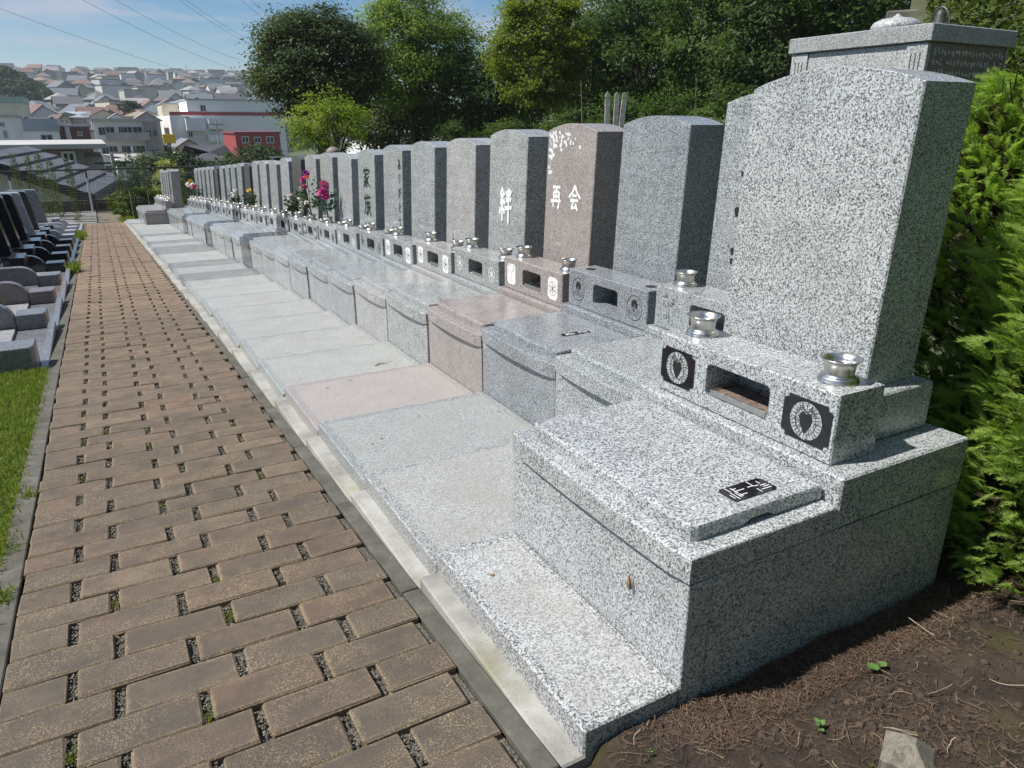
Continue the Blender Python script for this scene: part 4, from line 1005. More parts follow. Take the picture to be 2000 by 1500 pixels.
for yy in (.03,MY1-MY0-.03-.17):
    p_=MB(); p_.cbox(.020,.034,yy,yy+.17,-.2,MZ-.126,.003); pil=p_.obj('pilaster',G_MON,mon)
    for i in range(3):
        g_=MB(); g_.box(.0185,.0199,yy+.045+.036*i,yy+.054+.036*i,.2,MZ-.19); g_.obj('flute',G_DARK,pil)
b=MB(); b.cbox(.06,MX1-MX0-.06,.0255,.0298,-.2,MZ-.13,.001); b.obj('shaded_side_panel',granite('monument_side_shade',(0.17,0.165,0.155),(0.10,0.098,0.093),(0.03,0.03,0.03),.2,1.0,.5),mon)  # added panel; the shade of this side is put into its dark colour
tx=MB(); rr=random.Random(9)
for row_ in range(14):
    z=MZ-.20-row_*.072; x=.10
    while x<MX1-MX0-.10:
        if rr.random()<.82:
            for s in range(3):
                u=x+rr.uniform(0,.018); v_=z+rr.uniform(0,.03); h_=rr.random()<.35; l=rr.uniform(.008,.018)
                dx,dz=(l,.0045) if h_ else (.0045,l)
                tx.add([(u-dx,.0247-.0001*s,v_-dz),(u+dx,.0247-.0001*s,v_-dz),(u+dx,.0247-.0001*s,v_+dz),(u-dx,.0247-.0001*s,v_+dz)],[(0,1,2,3)])
        x+=.044
tx.obj('side_inscription',plain('pale_engraving',(0.55,0.53,0.47),.8,.2,40),body)['kind']='stuff'
fin=MB(); fin.lathe([(.16,0),(.185,.03),(.19,.055),(.17,.085),(.12,.108),(.05,.118),(.03,.128),(.015,.14),(.002,.15)],28); o=fin.obj('stone_finial',G_MON,None,(MX0+.42,MY0+.60,MZ+.001),smooth=True); tag(o,'flattened round stone finial on top of the monument','finial')
LANT=plain('dark_bronze',(0.05,0.05,0.045),.5,.3,20)
bell=MB(); bell.lathe([(.075,0),(.078,.03),(.06,.05),(.045,.09),(.04,.14),(.028,.17),(.004,.185)],16); o=bell.obj('bronze_ornament',LANT,None,(MX0+.75,MY0+.45,MZ+.001),smooth=True); tag(o,'dark bell-shaped bronze ornament on the right of the monument top','ornament')
hl=MB(); hl.tube([(.0,.09*math.cos(rad(a)),.02+.18*math.sin(rad(a))) for a in range(0,181,15)],.008,6); hl.obj('ring',LANT,o)
# wooden memorial slats
SOT=plain('grey_slat_wood',(0.50,0.47,0.41),.9,.35,30,bump=.3)
for i,(dx,ln) in enumerate(((0,-.02),(.125,.01),(.225,.06))):
    m=MB(); P=[(-.028,-1.2),(.028,-1.2),(.028,.0),(.018,.012),(.027,.03),(.027,.06),(.0,.085),(-.027,.06),(-.027,.03),(-.018,.012),(-.028,0)]
    n=len(P); m.add([(x,-.008,z) for x,z in P]+[(x,.008,z) for x,z in P],[tuple(range(n)),tuple(reversed(range(n,2*n)))]+[((i_+1)%n,i_,n+i_,n+(i_+1)%n) for i_ in range(n)])
    o=m.obj('memorial_slat',SOT,None,(5.085+dx,7.0,1.735),(0,ln,rad(-20))); tag(o,['leftmost','middle','rightmost'][i]+' of three tall notched wooden memorial slats behind the headstones','slat','wooden memorial slats')
m=MB(); m.cbox(-.035,.035,-.008,.008,-1.0,0,.003); o=m.obj('memorial_slat',SOT,None,(4.1,4.05,1.56),(0,.02,rad(-25))); tag(o,'single wooden memorial slat half hidden behind the second headstone','slat','wooden memorial slats')
# black gravestone and stone post top seen over the far stones
def backthing(px,py,d,fn,name,mat,label,cat,smooth=False):
    p=at_d(px,py,d); m=MB(); fn(m); o=m.obj(name,mat,None,tuple(p),sc=1.0,smooth=smooth); tag(o,label,cat)
backthing(562,312,17,lambda m:(m.cbox(-.28,.28,-.15,.15,-1.2,0,.01),m.cbox(-.33,.33,-.2,.2,0,.06,.01)),'black_grave_stone',BLACK,'black polished stone with a flat cap seen above the far headstones','gravestone')
backthing(652,312,15,lambda m:m.lathe([(.10,-1.0),(.10,.05),(.13,.09),(.14,.14),(.12,.19),(.06,.23),(.01,.24)],12),'stone_post',granite('stone_post',(0.30,0.25,0.22),(0.2,0.165,0.15),(0.08,0.07,0.06),.6),'brown round-topped stone post behind the headstones','stone post',True)
# ================================================================ TREES (metres)
def leafquads(pos,size,up=0.6,elong=1.7,nrm=None):
    n=len(pos); nv=NR.normal(0,1,(n,3)); nv[:,2]=np.abs(nv[:,2])*1.0+up
    if nrm is not None: nv=nv+nrm*1.2
    nv/=np.linalg.norm(nv,axis=1,keepdims=True); t=np.cross(nv,NR.normal(0,1,(n,3))); t/=np.linalg.norm(t,axis=1,keepdims=True); b=np.cross(nv,t)
    s=size*NR.uniform(.55,1.3,(n,1)); V=np.stack([pos-t*s*elong*.5,pos+b*s*.42,pos+t*s*elong*.5-nv*s*.15,pos-b*s*.42],1)
    return V.reshape(-1,3),(4*np.arange(n)[:,None]+np.arange(4)[None])
def crown_points(rr,ell,nclump,nleaf,rc,shell=.55,seed=0):
    """leaf positions grouped in clumps inside ellipsoids [(cx,cy,cz,rx,ry,rz),...]"""
    vol=[e[3]*e[4]*e[5] for e in ell]; vol=[v/sum(vol) for v in vol]; P=[];N=[];cl=[]
    for e,f in zip(ell,vol):
        m=max(2,int(nclump*f)); d=NR.normal(0,1,(m,3)); d/=np.linalg.norm(d,axis=1,keepdims=True)
        r=(NR.uniform(0,1,(m,1))**(1/3))*(1-shell)+shell*NR.uniform(.82,1.04,(m,1)); r=np.clip(r,0,1.06)
        c=np.array(e[:3])+d*r*np.array(e[3:]); cl.append(c)
        q=max(3,int(nleaf*f/m)); sc=NR.uniform(.6,1.35,(m,1,1))*rc
        g=NR.normal(0,.5,(m,q,3))*sc*np.array([1,1,.5]); P.append((c[:,None]+g).reshape(-1,3)); N.append(np.repeat(d,q,0))
    return np.concatenate(P),np.concatenate(N),np.concatenate(cl)
def tree(name,label,base,h,ell,nclump,nleaf,rc,leaf,mat,tr=.18,group=None,shell=.55,trunk_h=None,limbs=9,up=.6,elong=1.7,cat='tree',stems=1,copies=()):
    root=empty(name,base,sc=1.0); tag(root,label,cat,group)
    P,N,cl=crown_points(R,ell,nclump,nleaf,rc,shell); V,F=leafquads(P,leaf,up,elong,N)
    crown=obj('crown',npmesh('crown',V,F),mat,root,sc=1.0)
    th=trunk_h or h*.4; t=MB()
    for s in range(stems):
        ox,oy=(0,0) if stems==1 else (R.gauss(0,tr*2.2),R.gauss(0,tr*2.2)); tx_,ty_=ox*2.2+R.uniform(-.2,.2),oy*2.2+R.uniform(-.2,.2)
        t.tube([(ox,oy,-.6),(ox*1.2,oy*1.2,th*.5),(tx_,ty_,th),(tx_*1.2,ty_*1.2,min(h*.8,th*1.8))],[tr*1.25,tr,tr*.8,tr*.3],8,False)
        ix=NR.choice(len(cl),min(limbs,len(cl)),replace=False)
        for i in ix:
            c=cl[i]; s0=R.uniform(.65,1.25)*th; st=Vector((tx_*s0/th,ty_*s0/th,s0)); e=Vector(c); md=(st+e)/2+Vector((0,0,.12*(e-st).length))
            t.tube([st,md,e],[tr*.38,tr*.24,tr*.06],5,False)
    trunk=t.obj('trunk',BARK,root,sc=1.0,smooth=True)
    for (nm,lb,bs,rz,sc_,mt) in copies:
        r2=empty(nm,bs,sc=1.0,rz=rz); r2.scale=(sc_,)*3; tag(r2,lb,cat,group)
        for ch in (crown,trunk):
            c2=ch.copy(); C.objects.link(c2); c2.parent=r2
            if ch is crown and mt: c2.material_slots[0].material=mt
    return root
F_DARK=foliage('leaf_evergreen',(0.032,0.056,0.020),(0.058,0.088,0.028),(0.09,0.115,0.030),.3,.42,.45)
F_LIGHT=foliage('leaf_fresh',(0.17,0.25,0.045),(0.26,0.34,0.07),(0.125,0.20,0.035),.5,.5,.5)
F_YEL=foliage('leaf_yellowgreen',(0.18,0.225,0.03),(0.26,0.295,0.045),(0.11,0.165,0.025),.5,.5,.5)
F_SHRUB=foliage('leaf_shrub',(0.19,0.26,0.03),(0.28,0.34,0.05),(0.14,0.21,0.03),.5,.5,.8)
F_WOOD=foliage('leaf_wood',(0.035,0.068,0.024),(0.07,0.115,0.036),(0.11,0.165,0.036),.42,.45,.35)
F_BAMB=foliage('leaf_bamboo',(0.055,0.105,0.028),(0.105,0.165,0.038),(0.05,0.09,0.025),.45,.45,.5)
F_FAR=foliage('leaf_far',(0.03,0.055,0.022),(0.05,0.08,0.03),(0.065,0.09,0.03),.2,.6,.12)
F_VAR=foliage('leaf_variegated',(0.30,0.31,0.08),(0.42,0.42,0.14),(0.12,0.2,0.04),.3,.5,1.5)
def tb(px,d,zoff=0): p=at_d(px,300,d); return (p.x,p.y,tz(p.x,p.y)+zoff)
def eye(py,d,px=640): return at_d(px,py,d).z
def tree_px(name,label,px,d,ytop,ybot,wpx,nclump,nleaf,leaf,mat,extra=(),**kw):
    """tree whose crown spans given picture rows at distance d"""
    b=tb(px,d); zt=at_d(px,ytop,d).z-b[2]; zb=at_d(px,ybot,d).z-b[2]; rx=wpx/2*d/FPX*1.02; c=(zt+zb)/2; rz=(zt-zb)/2
    ell=[(0,0,c,rx*.92,rx*.92,rz*.95),(-rx*.30,rx*.2,c+rz*.02,rx*.62,rx*.62,rz*.6),(rx*.35,-rx*.2,c+rz*.12,rx*.6,rx*.6,rz*.62)]+[(a*rx,b_*rx,c+e*rz,f*rx,f*rx,g*rz) for a,b_,e,f,g in extra]
    return tree(name,label,b,zt,ell,nclump,nleaf,rx*.25,leaf,mat,trunk_h=max(.8,zb*1.05),**kw)
WG='wood behind the graves'
tree_px('evergreen_tree','large dark rounded evergreen tree behind the far headstones',634,29,0,262,226,330,66000,.072,F_DARK,tr=.22,limbs=16,shell=.7)
tree_px('broadleaf_tree','tall fresh green tree right of the dark evergreen',812,33,-34,235,215,260,52000,.072,F_LIGHT,tr=.16,limbs=18,shell=.6,extra=((-.2,0,.55,.5,.4),))
tree_px('young_tree','small yellow green bushy tree in front of the dark evergreen',642,21,170,312,150,110,7000,.048,F_SHRUB,tr=.05,limbs=14,shell=.15,stems=3,extra=((.25,.1,.75,.22,.4),(-.35,0,.6,.2,.35),(.6,0,.3,.25,.3),(-.65,.1,.1,.3,.3),(0,.1,.95,.14,.3)))
tree_px('broadleaf_tree','yellowish green layered tree beside the gap of sky',1048,27,-60,235,168,190,34000,.068,F_YEL,tr=.14,limbs=12,shell=.6,elong=2.0,extra=((-.35,.1,.5,.45,.25),(.3,0,.0,.5,.3)))
tree_px('understory_tree','dull green tree low between the fresh green and yellowish trees',928,33,85,300,210,240,22000,.082,F_WOOD,tr=.10,limbs=10,shell=.5,stems=2,group=WG)
tree_px('understory_tree','dark slender tree below the fresh green crown',760,36,150,310,200,180,13000,.09,F_DARK,tr=.08,limbs=10,shell=.4,stems=3,group=WG)
# the wood on the right
i_=0
for (px,d,yt,yb,wpx,mt,lb) in [(1150,30,-90,300,190,F_BAMB,'green bamboo-like clump behind the pink headstone'),(1250,28,-120,290,200,F_BAMB,'drooping green bamboo clump above the memorial slats'),(1380,26,-140,280,210,F_WOOD,'dark leafy tree left of the monument'),(1500,24,-160,260,220,F_WOOD,'dark leafy tree right behind the big headstone'),(1610,25,-180,230,220,F_WOOD,'tall leafy tree above the left end of the monument'),(1090,36,-40,310,200,F_WOOD,'dark tree filling the gap behind the pink headstone'),(1330,34,-160,300,240,F_WOOD,'tall dark tree at the back of the wood'),(1210,38,-130,310,230,F_WOOD,'back row tree behind the bamboo'),(1460,33,-190,300,240,F_WOOD,'back row tree behind the big headstone'),(1700,30,-200,200,240,F_WOOD,'dark tree above the monument capstone'),(985,38,20,310,180,F_WOOD,'shaded tree at the left end of the wood'),(1570,36,-220,280,260,F_WOOD,'tallest dark tree at the back right of the wood')]:
    tree_px('wood_tree',lb,px,d,yt,yb,wpx,200,19500 if d<30 else 12000,.075 if mt is F_WOOD and d<30 else .10 if mt is F_WOOD else .07,mt,tr=.10,limbs=9,shell=.45,stems=3,group=WG,elong=1.9 if mt is F_WOOD else 2.6,up=.6 if mt is F_WOOD else .2)
# unseen trees added behind the camera to darken the grave ends facing it
src=[o for o in bpy.data.objects if o.name.startswith('wood_tree')][3]
for j,(x,y) in enumerate(((-5.5,-9),(-1.5,-8),(2.5,-7.5),(6,-6.5),(9,-4.5),(-9.5,-8))):
    r2=empty('wood_tree',(x,y,-.2),sc=1.0,rz=j*1.1); r2.scale=(1.0,)*3; tag(r2,['unseen tree added for shade behind the camera, far left','unseen tree added for shade straight behind the camera on the left','unseen tree added for shade straight behind the camera on the right','unseen tree added for shade behind the camera, right','unseen tree added for shade beyond the hedge behind the camera','outermost unseen tree added for shade behind the camera on the left'][j],'tree',WG)
    for ch in src.children:
        c2=ch.copy(); C.objects.link(c2); c2.parent=r2
# low bushes under the wood
for j,(px,d,yt,yb,wpx,mt) in enumerate([(1120,24,205,330,170,F_WOOD),(1230,22,175,330,190,F_BAMB),(1330,22,190,330,170,F_WOOD),(1430,20,160,320,170,F_WOOD),(1010,27,225,330,150,F_WOOD),(890,30,235,330,130,F_WOOD)]):
    b_=tb(px,d); p1=at_d(px,yt,d).z-b_[2]; rx=wpx/2*d/FPX
    root=tree('woodland_bush',['bush under the yellowish tree','lighter bush behind the memorial slats','bush right of the memorial slats','bush left of the monument','low bush left of the wood','low bush under the fresh green tree'][j],b_,p1,[(0,0,p1*.5,rx,rx,p1*.52)],150,8500,rx*.2,.06,mt,tr=.04,limbs=6,shell=.5,stems=3,group='bushes under the wood',cat='bush',trunk_h=p1*.3)
# bamboo culms
CULM=plain('culm',(0.20,0.22,0.10),.5,.3,5)
for j in range(14):
    px=R.uniform(1120,1640); d=R.uniform(22,25); b_=tb(px,d); m=MB(); hh=R.uniform(2.2,3.4); lx=R.uniform(-.3,.3); m.tube([(0,0,-.3),(lx*.4,0,hh*.5),(lx,0,hh)],[.022,.02,.008],6,False); o=m.obj('bamboo_culm',CULM if j%3 else BARK,None,b_,sc=1.0); tag(o,'thin bare upright stem in front of the dark wood','stem','thin stems in front of the wood')
# ivy slope and old retaining wall at the upper right
IVY=foliage('ivy',(0.065,0.10,0.022),(0.12,0.155,0.035),(0.045,0.07,0.02),.3,.55,.8)
OLDC=plain('old_concrete',(0.13,0.125,0.11),.95,.35,3,bump=.4)
sl=[]
def bank_z(x,y): return 0.1+max(0,(x-6.2))*0.62-0.05*y
gx=np.linspace(5.6,16,46); gy=np.linspace(0.0,12,46); V=[(x,y*x*.058,bank_z(x,y*x*.058)+.12*math.sin(x*2.1)*math.cos(y*x*.1)) for y in gy for x in gx]; n=46
F=[(i*n+j,i*n+j+1,(i+1)*n+j+1,(i+1)*n+j) for i in range(n-1) for j in range(n-1)]
tag(obj('bank',npmesh('bank',np.array(V),np.array(F),True),plain('bank_soil',(0.06,0.065,0.03),.95,.4,3),sc=1.0),kind='structure')
n=42000; X=NR.uniform(5.7,14,n); Y=NR.uniform(.5,11.6,n)*X*.058; Z=0.1+np.maximum(0,X-6.2)*.62-.05*Y+.12*np.sin(X*2.1)*np.cos(Y*1.72)+np.abs(NR.normal(0,.13,n))*(1+np.sin(X*3)*np.cos(Y*2.6))
V,F=leafquads(np.stack([X,Y,Z],1),.062,.8,1.6); o=obj('ivy',npmesh('ivy',V,F),IVY,sc=1.0); tag(o,'ivy and low plants covering the slope above the monument','ivy',kind='stuff')
m=MB(); m.cbox(0,.25,-.8,.8,-1.5,.25,.02); q=at_d(1850,14,13.5); o=m.obj('retaining_wall',OLDC,None,(q.x,q.y,q.z-.25),(0,0,rad(34)),sc=1.0); tag(o,'old concrete retaining wall half covered by ivy above the monument','wall')
# ================================================================ FAR END OF THE PATH: platform, fence, small conifers
FY=34.5; FZ=pz(30.5)                                    # fence line, survey units
pf=MB(); pf.cbox(-3.4,-.16,30.35,FY+.6,FZ-.2,FZ+.02,.008); o=pf.obj('concrete_landing',plain('landing_concrete',(0.17,0.165,0.15),.9,.25,3)); tag(o,kind='structure')
pf=MB(); pf.box(-6,9,30.4,FY+1.0,FZ-.5,FZ-.03); o=pf.obj('end_ground',plain('end_soil',(0.14,0.12,0.085),.95,.3,6)); tag(o,kind='structure')
RAIL=plain('dark_rail',(0.03,0.032,0.035),.5,.3,6); WPAINT=plain('white_pipe',(0.62,0.63,0.62),.5,.15,8); WIRE=plain('wire_mesh',(0.12,0.125,0.125),.5,.2,6)
fence=empty('mesh_fence',(0,FY,FZ)); tag(fence,'dark wire mesh fence with white posts across the end of the path','fence')
ft=1.64
t=MB(); t.tube([(-7,0,ft),(9,0,ft+.02)],.030,8); t.obj('top_rail',RAIL,fence)
for x in (-5.4,-2.85,-.265,2.62,5.2):
    t=MB(); t.tube([(x,0,ft*.78),(x,0,ft)],.032,8); po=t.obj('post',RAIL,fence)
    t=MB(); t.tube([(x,0,-.1),(x,0,ft*.80)],.042,10); t.obj('white_sleeve',WPAINT,po)
t=MB(); x=-7
while x<9: t.tube([(x,0,.35),(x,0,ft)],.0055,3,False); x+=.105
z=.35
while z<ft: t.tube([(-7,0,z),(9,0,z)],.0055,3,False); z+=.105
o=t.obj('wire_grid',WIRE,fence); o['kind']='stuff'
BOARD=plain('brown_board',(0.085,0.065,0.052),.85,.3,5,rand=.3)
lw=empty('board_wall',(0,FY+.25,FZ)); tag(lw,'low brown wall of vertical boards below the mesh fence','wall')
bmh=shared('bboard',lambda m:m.cbox(-.034,.034,-.02,.02,-.4,.42,.004),'board')
x=-3.6
while x<2.4: obj('board',bmh,BOARD,lw,(x,0,R.uniform(-.004,.004))); x+=.076
b=MB(); b.cbox(-3.7,2.5,-.035,.035,.425,.455,.004); b.obj('cap_board',BOARD,lw)
F_THIN=foliage('thin_conifer',(0.10,0.145,0.03),(0.15,0.19,0.045),(0.07,0.11,0.025),.3,.55,3)
F_THIN2=foliage('thin_conifer_dark',(0.045,0.085,0.022),(0.08,0.12,0.03),(0.05,0.09,0.02),.3,.55,3)
for j,(px,hpx,y,mt,r_) in enumerate([(50,88,33.6,F_THIN,.16),(77,85,33.6,F_THIN,.17),(98,92,33,F_THIN,.17),(118,86,32,F_THIN,.19),(152,92,31,F_THIN2,.15),(247,86,31.5,F_THIN,.24),(270,98,31.2,F_THIN2,.23),(293,100,31.5,F_THIN2,.28)]):
    p=at_y(px,425,y*K); zb_=FZ
    conifer('slim_conifer',['slim young conifer leftmost along the fence','slim conifer second from the left along the fence','slim conifer third from the left along the fence','leaning slim conifer in front of the fence','slim dark conifer beside the white fence post','yellowish slim conifer at the right end of the path','dark slim conifer right of the path end','bushy dark conifer nearest the far headstones'][j],p.x/K,y,zb_-.05,hpx/FPX*y*1.12,r_*.62,700,mt,.095,group='young conifers along the fence',seed=j)
for x,l in ((1.05,'left'),(1.65,'right')):
    t=MB(); t.tube([(0,0,-.2),(0,0,1.0)],.014,6); o=t.obj('support_cane',plain('cane',(0.42,0.37,0.27),.8,.2,9),None,(x,31.1,FZ)); tag(o,f"pale support cane, the {l} one of two among the conifers",'cane')
# shrub mass right of the path end
b_=(1.25*K,31.8*K,FZ*K-.05); tree('low_shrub','loose green shrub at the right of the path end',b_,1.0,[(0,0,.42,.75,.5,.42)],60,3500,.16,.05,F_THIN,tr=.02,limbs=5,stems=3,cat='shrub',trunk_h=.3)
# ================================================================ NEIGHBOURHOOD (metres)
def rmat(key,cols,rough=.8,var=.1):
    """colour picked per object"""
    if key in _mc: return _mc[key]
    m=NT(key); r=m.n('ObjectInfo').outputs['Random']; n=len(cols); c=m.ramp(r,[(i/n,q) for i,q in enumerate(cols)],'CONSTANT')
    f=m.noise(m.coord(),.8,5,.6); c=m.mix(1.0,c,m.ramp(f,[(.3,1-var*2),(.7,1.0)]),'MULTIPLY'); m.base(c); m.set(Roughness=rough); _mc[key]=m.m; return m.m
GLASS=NT('window_glass'); GLASS.base((0.03,0.04,0.05)); GLASS.set(Roughness=.08); GLASS=GLASS.m
FRAME=plain('window_frame',(0.55,0.56,0.55),.5,.1,5)
WHITEW=plain('white_cladding',(0.78,0.78,0.76),.7,.07,.4); GREYW=plain('grey_render',(0.30,0.28,0.26),.85,.12,.6); BROWNT=plain('brown_tile',(0.23,0.17,0.145),.8,.15,3); REDW=plain('red_wall',(0.33,0.055,0.055),.7,.12,.8); REDBR=plain('dark_red_wall',(0.16,0.055,0.048),.8,.12,.8)
CREAM=plain('cream_wall',(0.60,0.55,0.42),.85,.1,.8); METALR=plain('metal_roof',(0.33,0.36,0.40),.5,.12,.5); CONCB=plain('balcony_concrete',(0.42,0.40,0.36),.9,.12,1); ROOFW=plain('pale_roof',(0.42,0.41,0.40),.9,.15,.5); ROOFD=plain('dark_slate',(0.055,0.058,0.065),.7,.2,1); YELL=plain('yellow_board',(0.80,0.52,0.01),.5,.05,1); PIPE=plain('white_duct',(0.62,0.63,0.62),.5,.1,2)
def winpart(parent,x0,x1,z0,z1,y,mat=None,frame=True,side='y',t=.06,name='window'):
    """window on a face looking to -y (side='y') or +x (side='x')"""
    m=MB()
    if side=='y': m.box(x0,x1,y-.02,y+.05,z0,z1)
    else: m.box(y-.05,y+.02,x0,x1,z0,z1)
    w_=m.obj(name,mat or GLASS,parent,sc=1.0)
    if frame:
        f=MB(); 
        for a,b,c,d in ((x0-t,x1+t,z0-t,z0),(x0-t,x1+t,z1,z1+t),(x0-t,x0,z0,z1),(x1,x1+t,z0,z1),((x0+x1)/2-t*.4,(x0+x1)/2+t*.4,z0,z1)):
            if side=='y': f.box(a,b,y-.07,y-.021,c,d)
            else: f.box(y+.021,y+.07,a,b,c,d)
        f.obj('window_frame',FRAME,w_,sc=1.0)
    return w_
def bpx(px0,px1,ytop,y,ybase=None):
    """box from picture columns on a plane y=const; returns x0,x1,ztop,zground"""
    a=at_y(px0,ytop,y); b=at_y(px1,ytop,y); return a.x,b.x,b.z,tz((a.x+b.x)/2,y)
# --- tile-roofed house just below the fence (its eave runs away to the right)
B=at_y(187,384,33.0); D_=at_y(237,353,42.0); ev=Vector((D_.x-B.x,D_.y-B.y,0)); Lv=ev.length; ev.normalize(); pv=Vector((-ev.y,ev.x,0))
rr_=ray(50,287); mtx=Matrix(((rr_.x,-pv.x),(rr_.y,-pv.y))); sol=mtx.inverted()@Vector((D_.x,D_.y)); LR=sol[1]; RISE=H*K+rr_.z*sol[0]-B.z
hs_=empty('tiled_house',tuple(B),sc=1.0,rz=math.atan2(ev.y,ev.x)-math.pi/2)   # local y along the eave, local -x towards the ridge
tag(hs_,'timber-framed house with a big grey tiled roof just below the fence','house')
ROOFT=NT('grey_tile'); v=ROOFT.coord(); c=ROOFT.ramp(ROOFT.noise(v,2.5,5,.6),[(.3,(0.075,0.08,0.09)),(.7,(0.135,0.14,0.155))]); c=ROOFT.mix(1.0,c,ROOFT.ramp(ROOFT.n('NewGeometry').outputs['Random Per Island'],[(0,.75),(1,1.1)]),'MULTIPLY'); ROOFT.base(c); ROOFT.set(Roughness=.6); ROOFT=ROOFT.m
kp=RISE/LR; ya,yb_=-.2,Lv+.3; zgl=tz(B.x,33)-B.z-.5
def rp(x,y,dz=0): return (x,y,-x*kp+dz)
rf=MB(); V=[rp(-LR,ya),rp(0,ya),rp(0,yb_),rp(-LR,yb_),(-2*LR,ya,0),(-2*LR,yb_,0)]; Vb=[(x,y,z-.2) for x,y,z in V]
rf.add(V+Vb,[(0,1,2,3),(0,3,5,4),(7,6,9,8),(6,10,11,9),(0,6,7,1),(4,10,6,0),(1,7,8,2)]); roof=rf.obj('roof',TIMB if False else RAIL,hs_,sc=1.0)
tl=MB(); nr=int(LR/.55); nc=22; Ly=yb_-ya
for i in range(nr):
    a=-LR+LR*i/nr; b=-LR+LR*(i+1.0)/nr-.03
    for j in range(nc):
        y0=ya+Ly*j/nc+.006; y1=ya+Ly*(j+1)/nc-.006
        tl.add([rp(a,y0,.03),rp(b,y0,.11),rp(b,y1,.11),rp(a,y1,.03),rp(b,y0,.01),rp(b,y1,.01),rp(a,y0,.01),rp(a,y1,.01)],[(0,1,2,3),(1,4,5,2),(0,6,4,1),(3,2,5,7)])
o=tl.obj('roof_tiles',ROOFT,roof,sc=1.0); o['kind']='stuff'
TIMB=plain('dark_timber',(0.03,0.024,0.02),.8,.3,4); PLAST=plain('plaster',(0.56,0.54,0.47),.9,.12,1.2)
yw=ya+.75; wx=-.75
wl=MB(); wl.add([(-2*LR+1,yw,zgl),(wx,yw,zgl),(wx,yw,-wx*kp-.22),(-LR,yw,RISE-.22),(-2*LR+1,yw,-.2)],[(0,1,2,3,4)]); wl.add([(wx,yw,zgl),(wx,yb_-.6,zgl),(wx,yb_-.6,-wx*kp-.22),(wx,yw,-wx*kp-.22)],[(0,1,2,3)]); wl.obj('wall',PLAST,hs_,sc=1.0)
zt_=-wx*kp-.22
for (x0,x1,z0,z1) in [(-9,wx,zt_-1.1,zt_-.72),(-9,wx,zt_-2.0,zt_-1.86)]+[(wx-.3-2.4*i,wx-.03-2.4*i,zgl,zt_-.72+2.4*i*kp*.8) for i in range(4)]:
    b=MB(); b.box(x0,x1,yw-.05,yw-.004,z0,z1); b.obj('timber',TIMB,hs_,sc=1.0)
yy=yw+.05
while yy<yb_-.7:
    b=MB(); b.box(wx+.004,wx+.06,yy,yy+.13,zgl,zt_); b.obj('timber',TIMB,hs_,sc=1.0); yy+=.85
for z in (zt_-1.9,zt_-.12):
    b=MB(); b.box(wx+.004,wx+.055,yw,yb_-.6,z,z+.12); b.obj('timber',TIMB,hs_,sc=1.0)
fs=MB(); fs.add([rp(-LR,ya-.03,.06),rp(0,ya-.03,.06),rp(0,ya-.03,-.30),rp(-LR,ya-.03,-.30)],[(0,1,2,3)]); fs.obj('verge_board',TIMB,hs_,sc=1.0)
# lower wing of the roof on the right
q0=at_y(150,331,45); q1=at_y(205,345,45)
lr=MB(); lr.add([(q0.x-2,45,q0.z+.5),(q1.x+1.2,45,q1.z-.3),(q1.x+1.2,50,q1.z-.3),(q0.x-2,50,q0.z+.5),(q0.x-2,45,q0.z-3),(q1.x+1.2,45,q1.z-3)],[(0,1,2,3),(0,4,5,1)]); o=lr.obj('rear_house_roof',ROOFT,None,sc=1.0); tag(o,'small grey roof behind the big tiled roof','roof')
# --- brown tiled apartment block
y=56; x0,x1,zt,zg=bpx(-60,160,290,y); dep=13
ap=empty('brown_apartment',(0,0,0),sc=1.0); tag(ap,'brown tiled apartment block with a framed window and stacked balconies','building')
b=MB(); b.box(x0,x1,y,y+dep,zg-1,zt); b.obj('wall',BROWNT,ap,sc=1.0)
b=MB(); b.cbox(x0-.5,x1+1.4,y-.7,y+dep+.5,zt+.004,zt+.30,.02); b.obj('roof',ROOFW,ap,sc=1.0)
a=at_y(124,300,y); c=at_y(145,315,y); w_=winpart(ap,a.x,c.x,c.z,a.z,y,t=.14)
a=at_y(84,302,y); c=at_y(91,307,y); winpart(ap,a.x,c.x,c.z,a.z,y,frame=False)
for fl in range(3):
    z=zt-.55-2.75*fl
    for j in range(4):
        yb=y+.6+3.1*j; m=MB(); m.box(x1+.004,x1+1.3,yb,yb+2.7,z-2.55,z-2.4); m.box(x1+1.18,x1+1.3,yb,yb+2.7,z-2.4,z-1.35); m.box(x1+.004,x1+1.18,yb,yb+.1,z-2.4,z-1.35); bal=m.obj('balcony',CONCB,ap,sc=1.0)
        winpart(ap,yb+.5,yb+2.2,z-2.2,z-.4,x1,side='x',t=.06)
        m=MB(); m.box(x1+.003,x1+1.1,yb-.22,yb-.08,z-2.6,z); m.obj('fin_wall',GREYW,ap,sc=1.0)
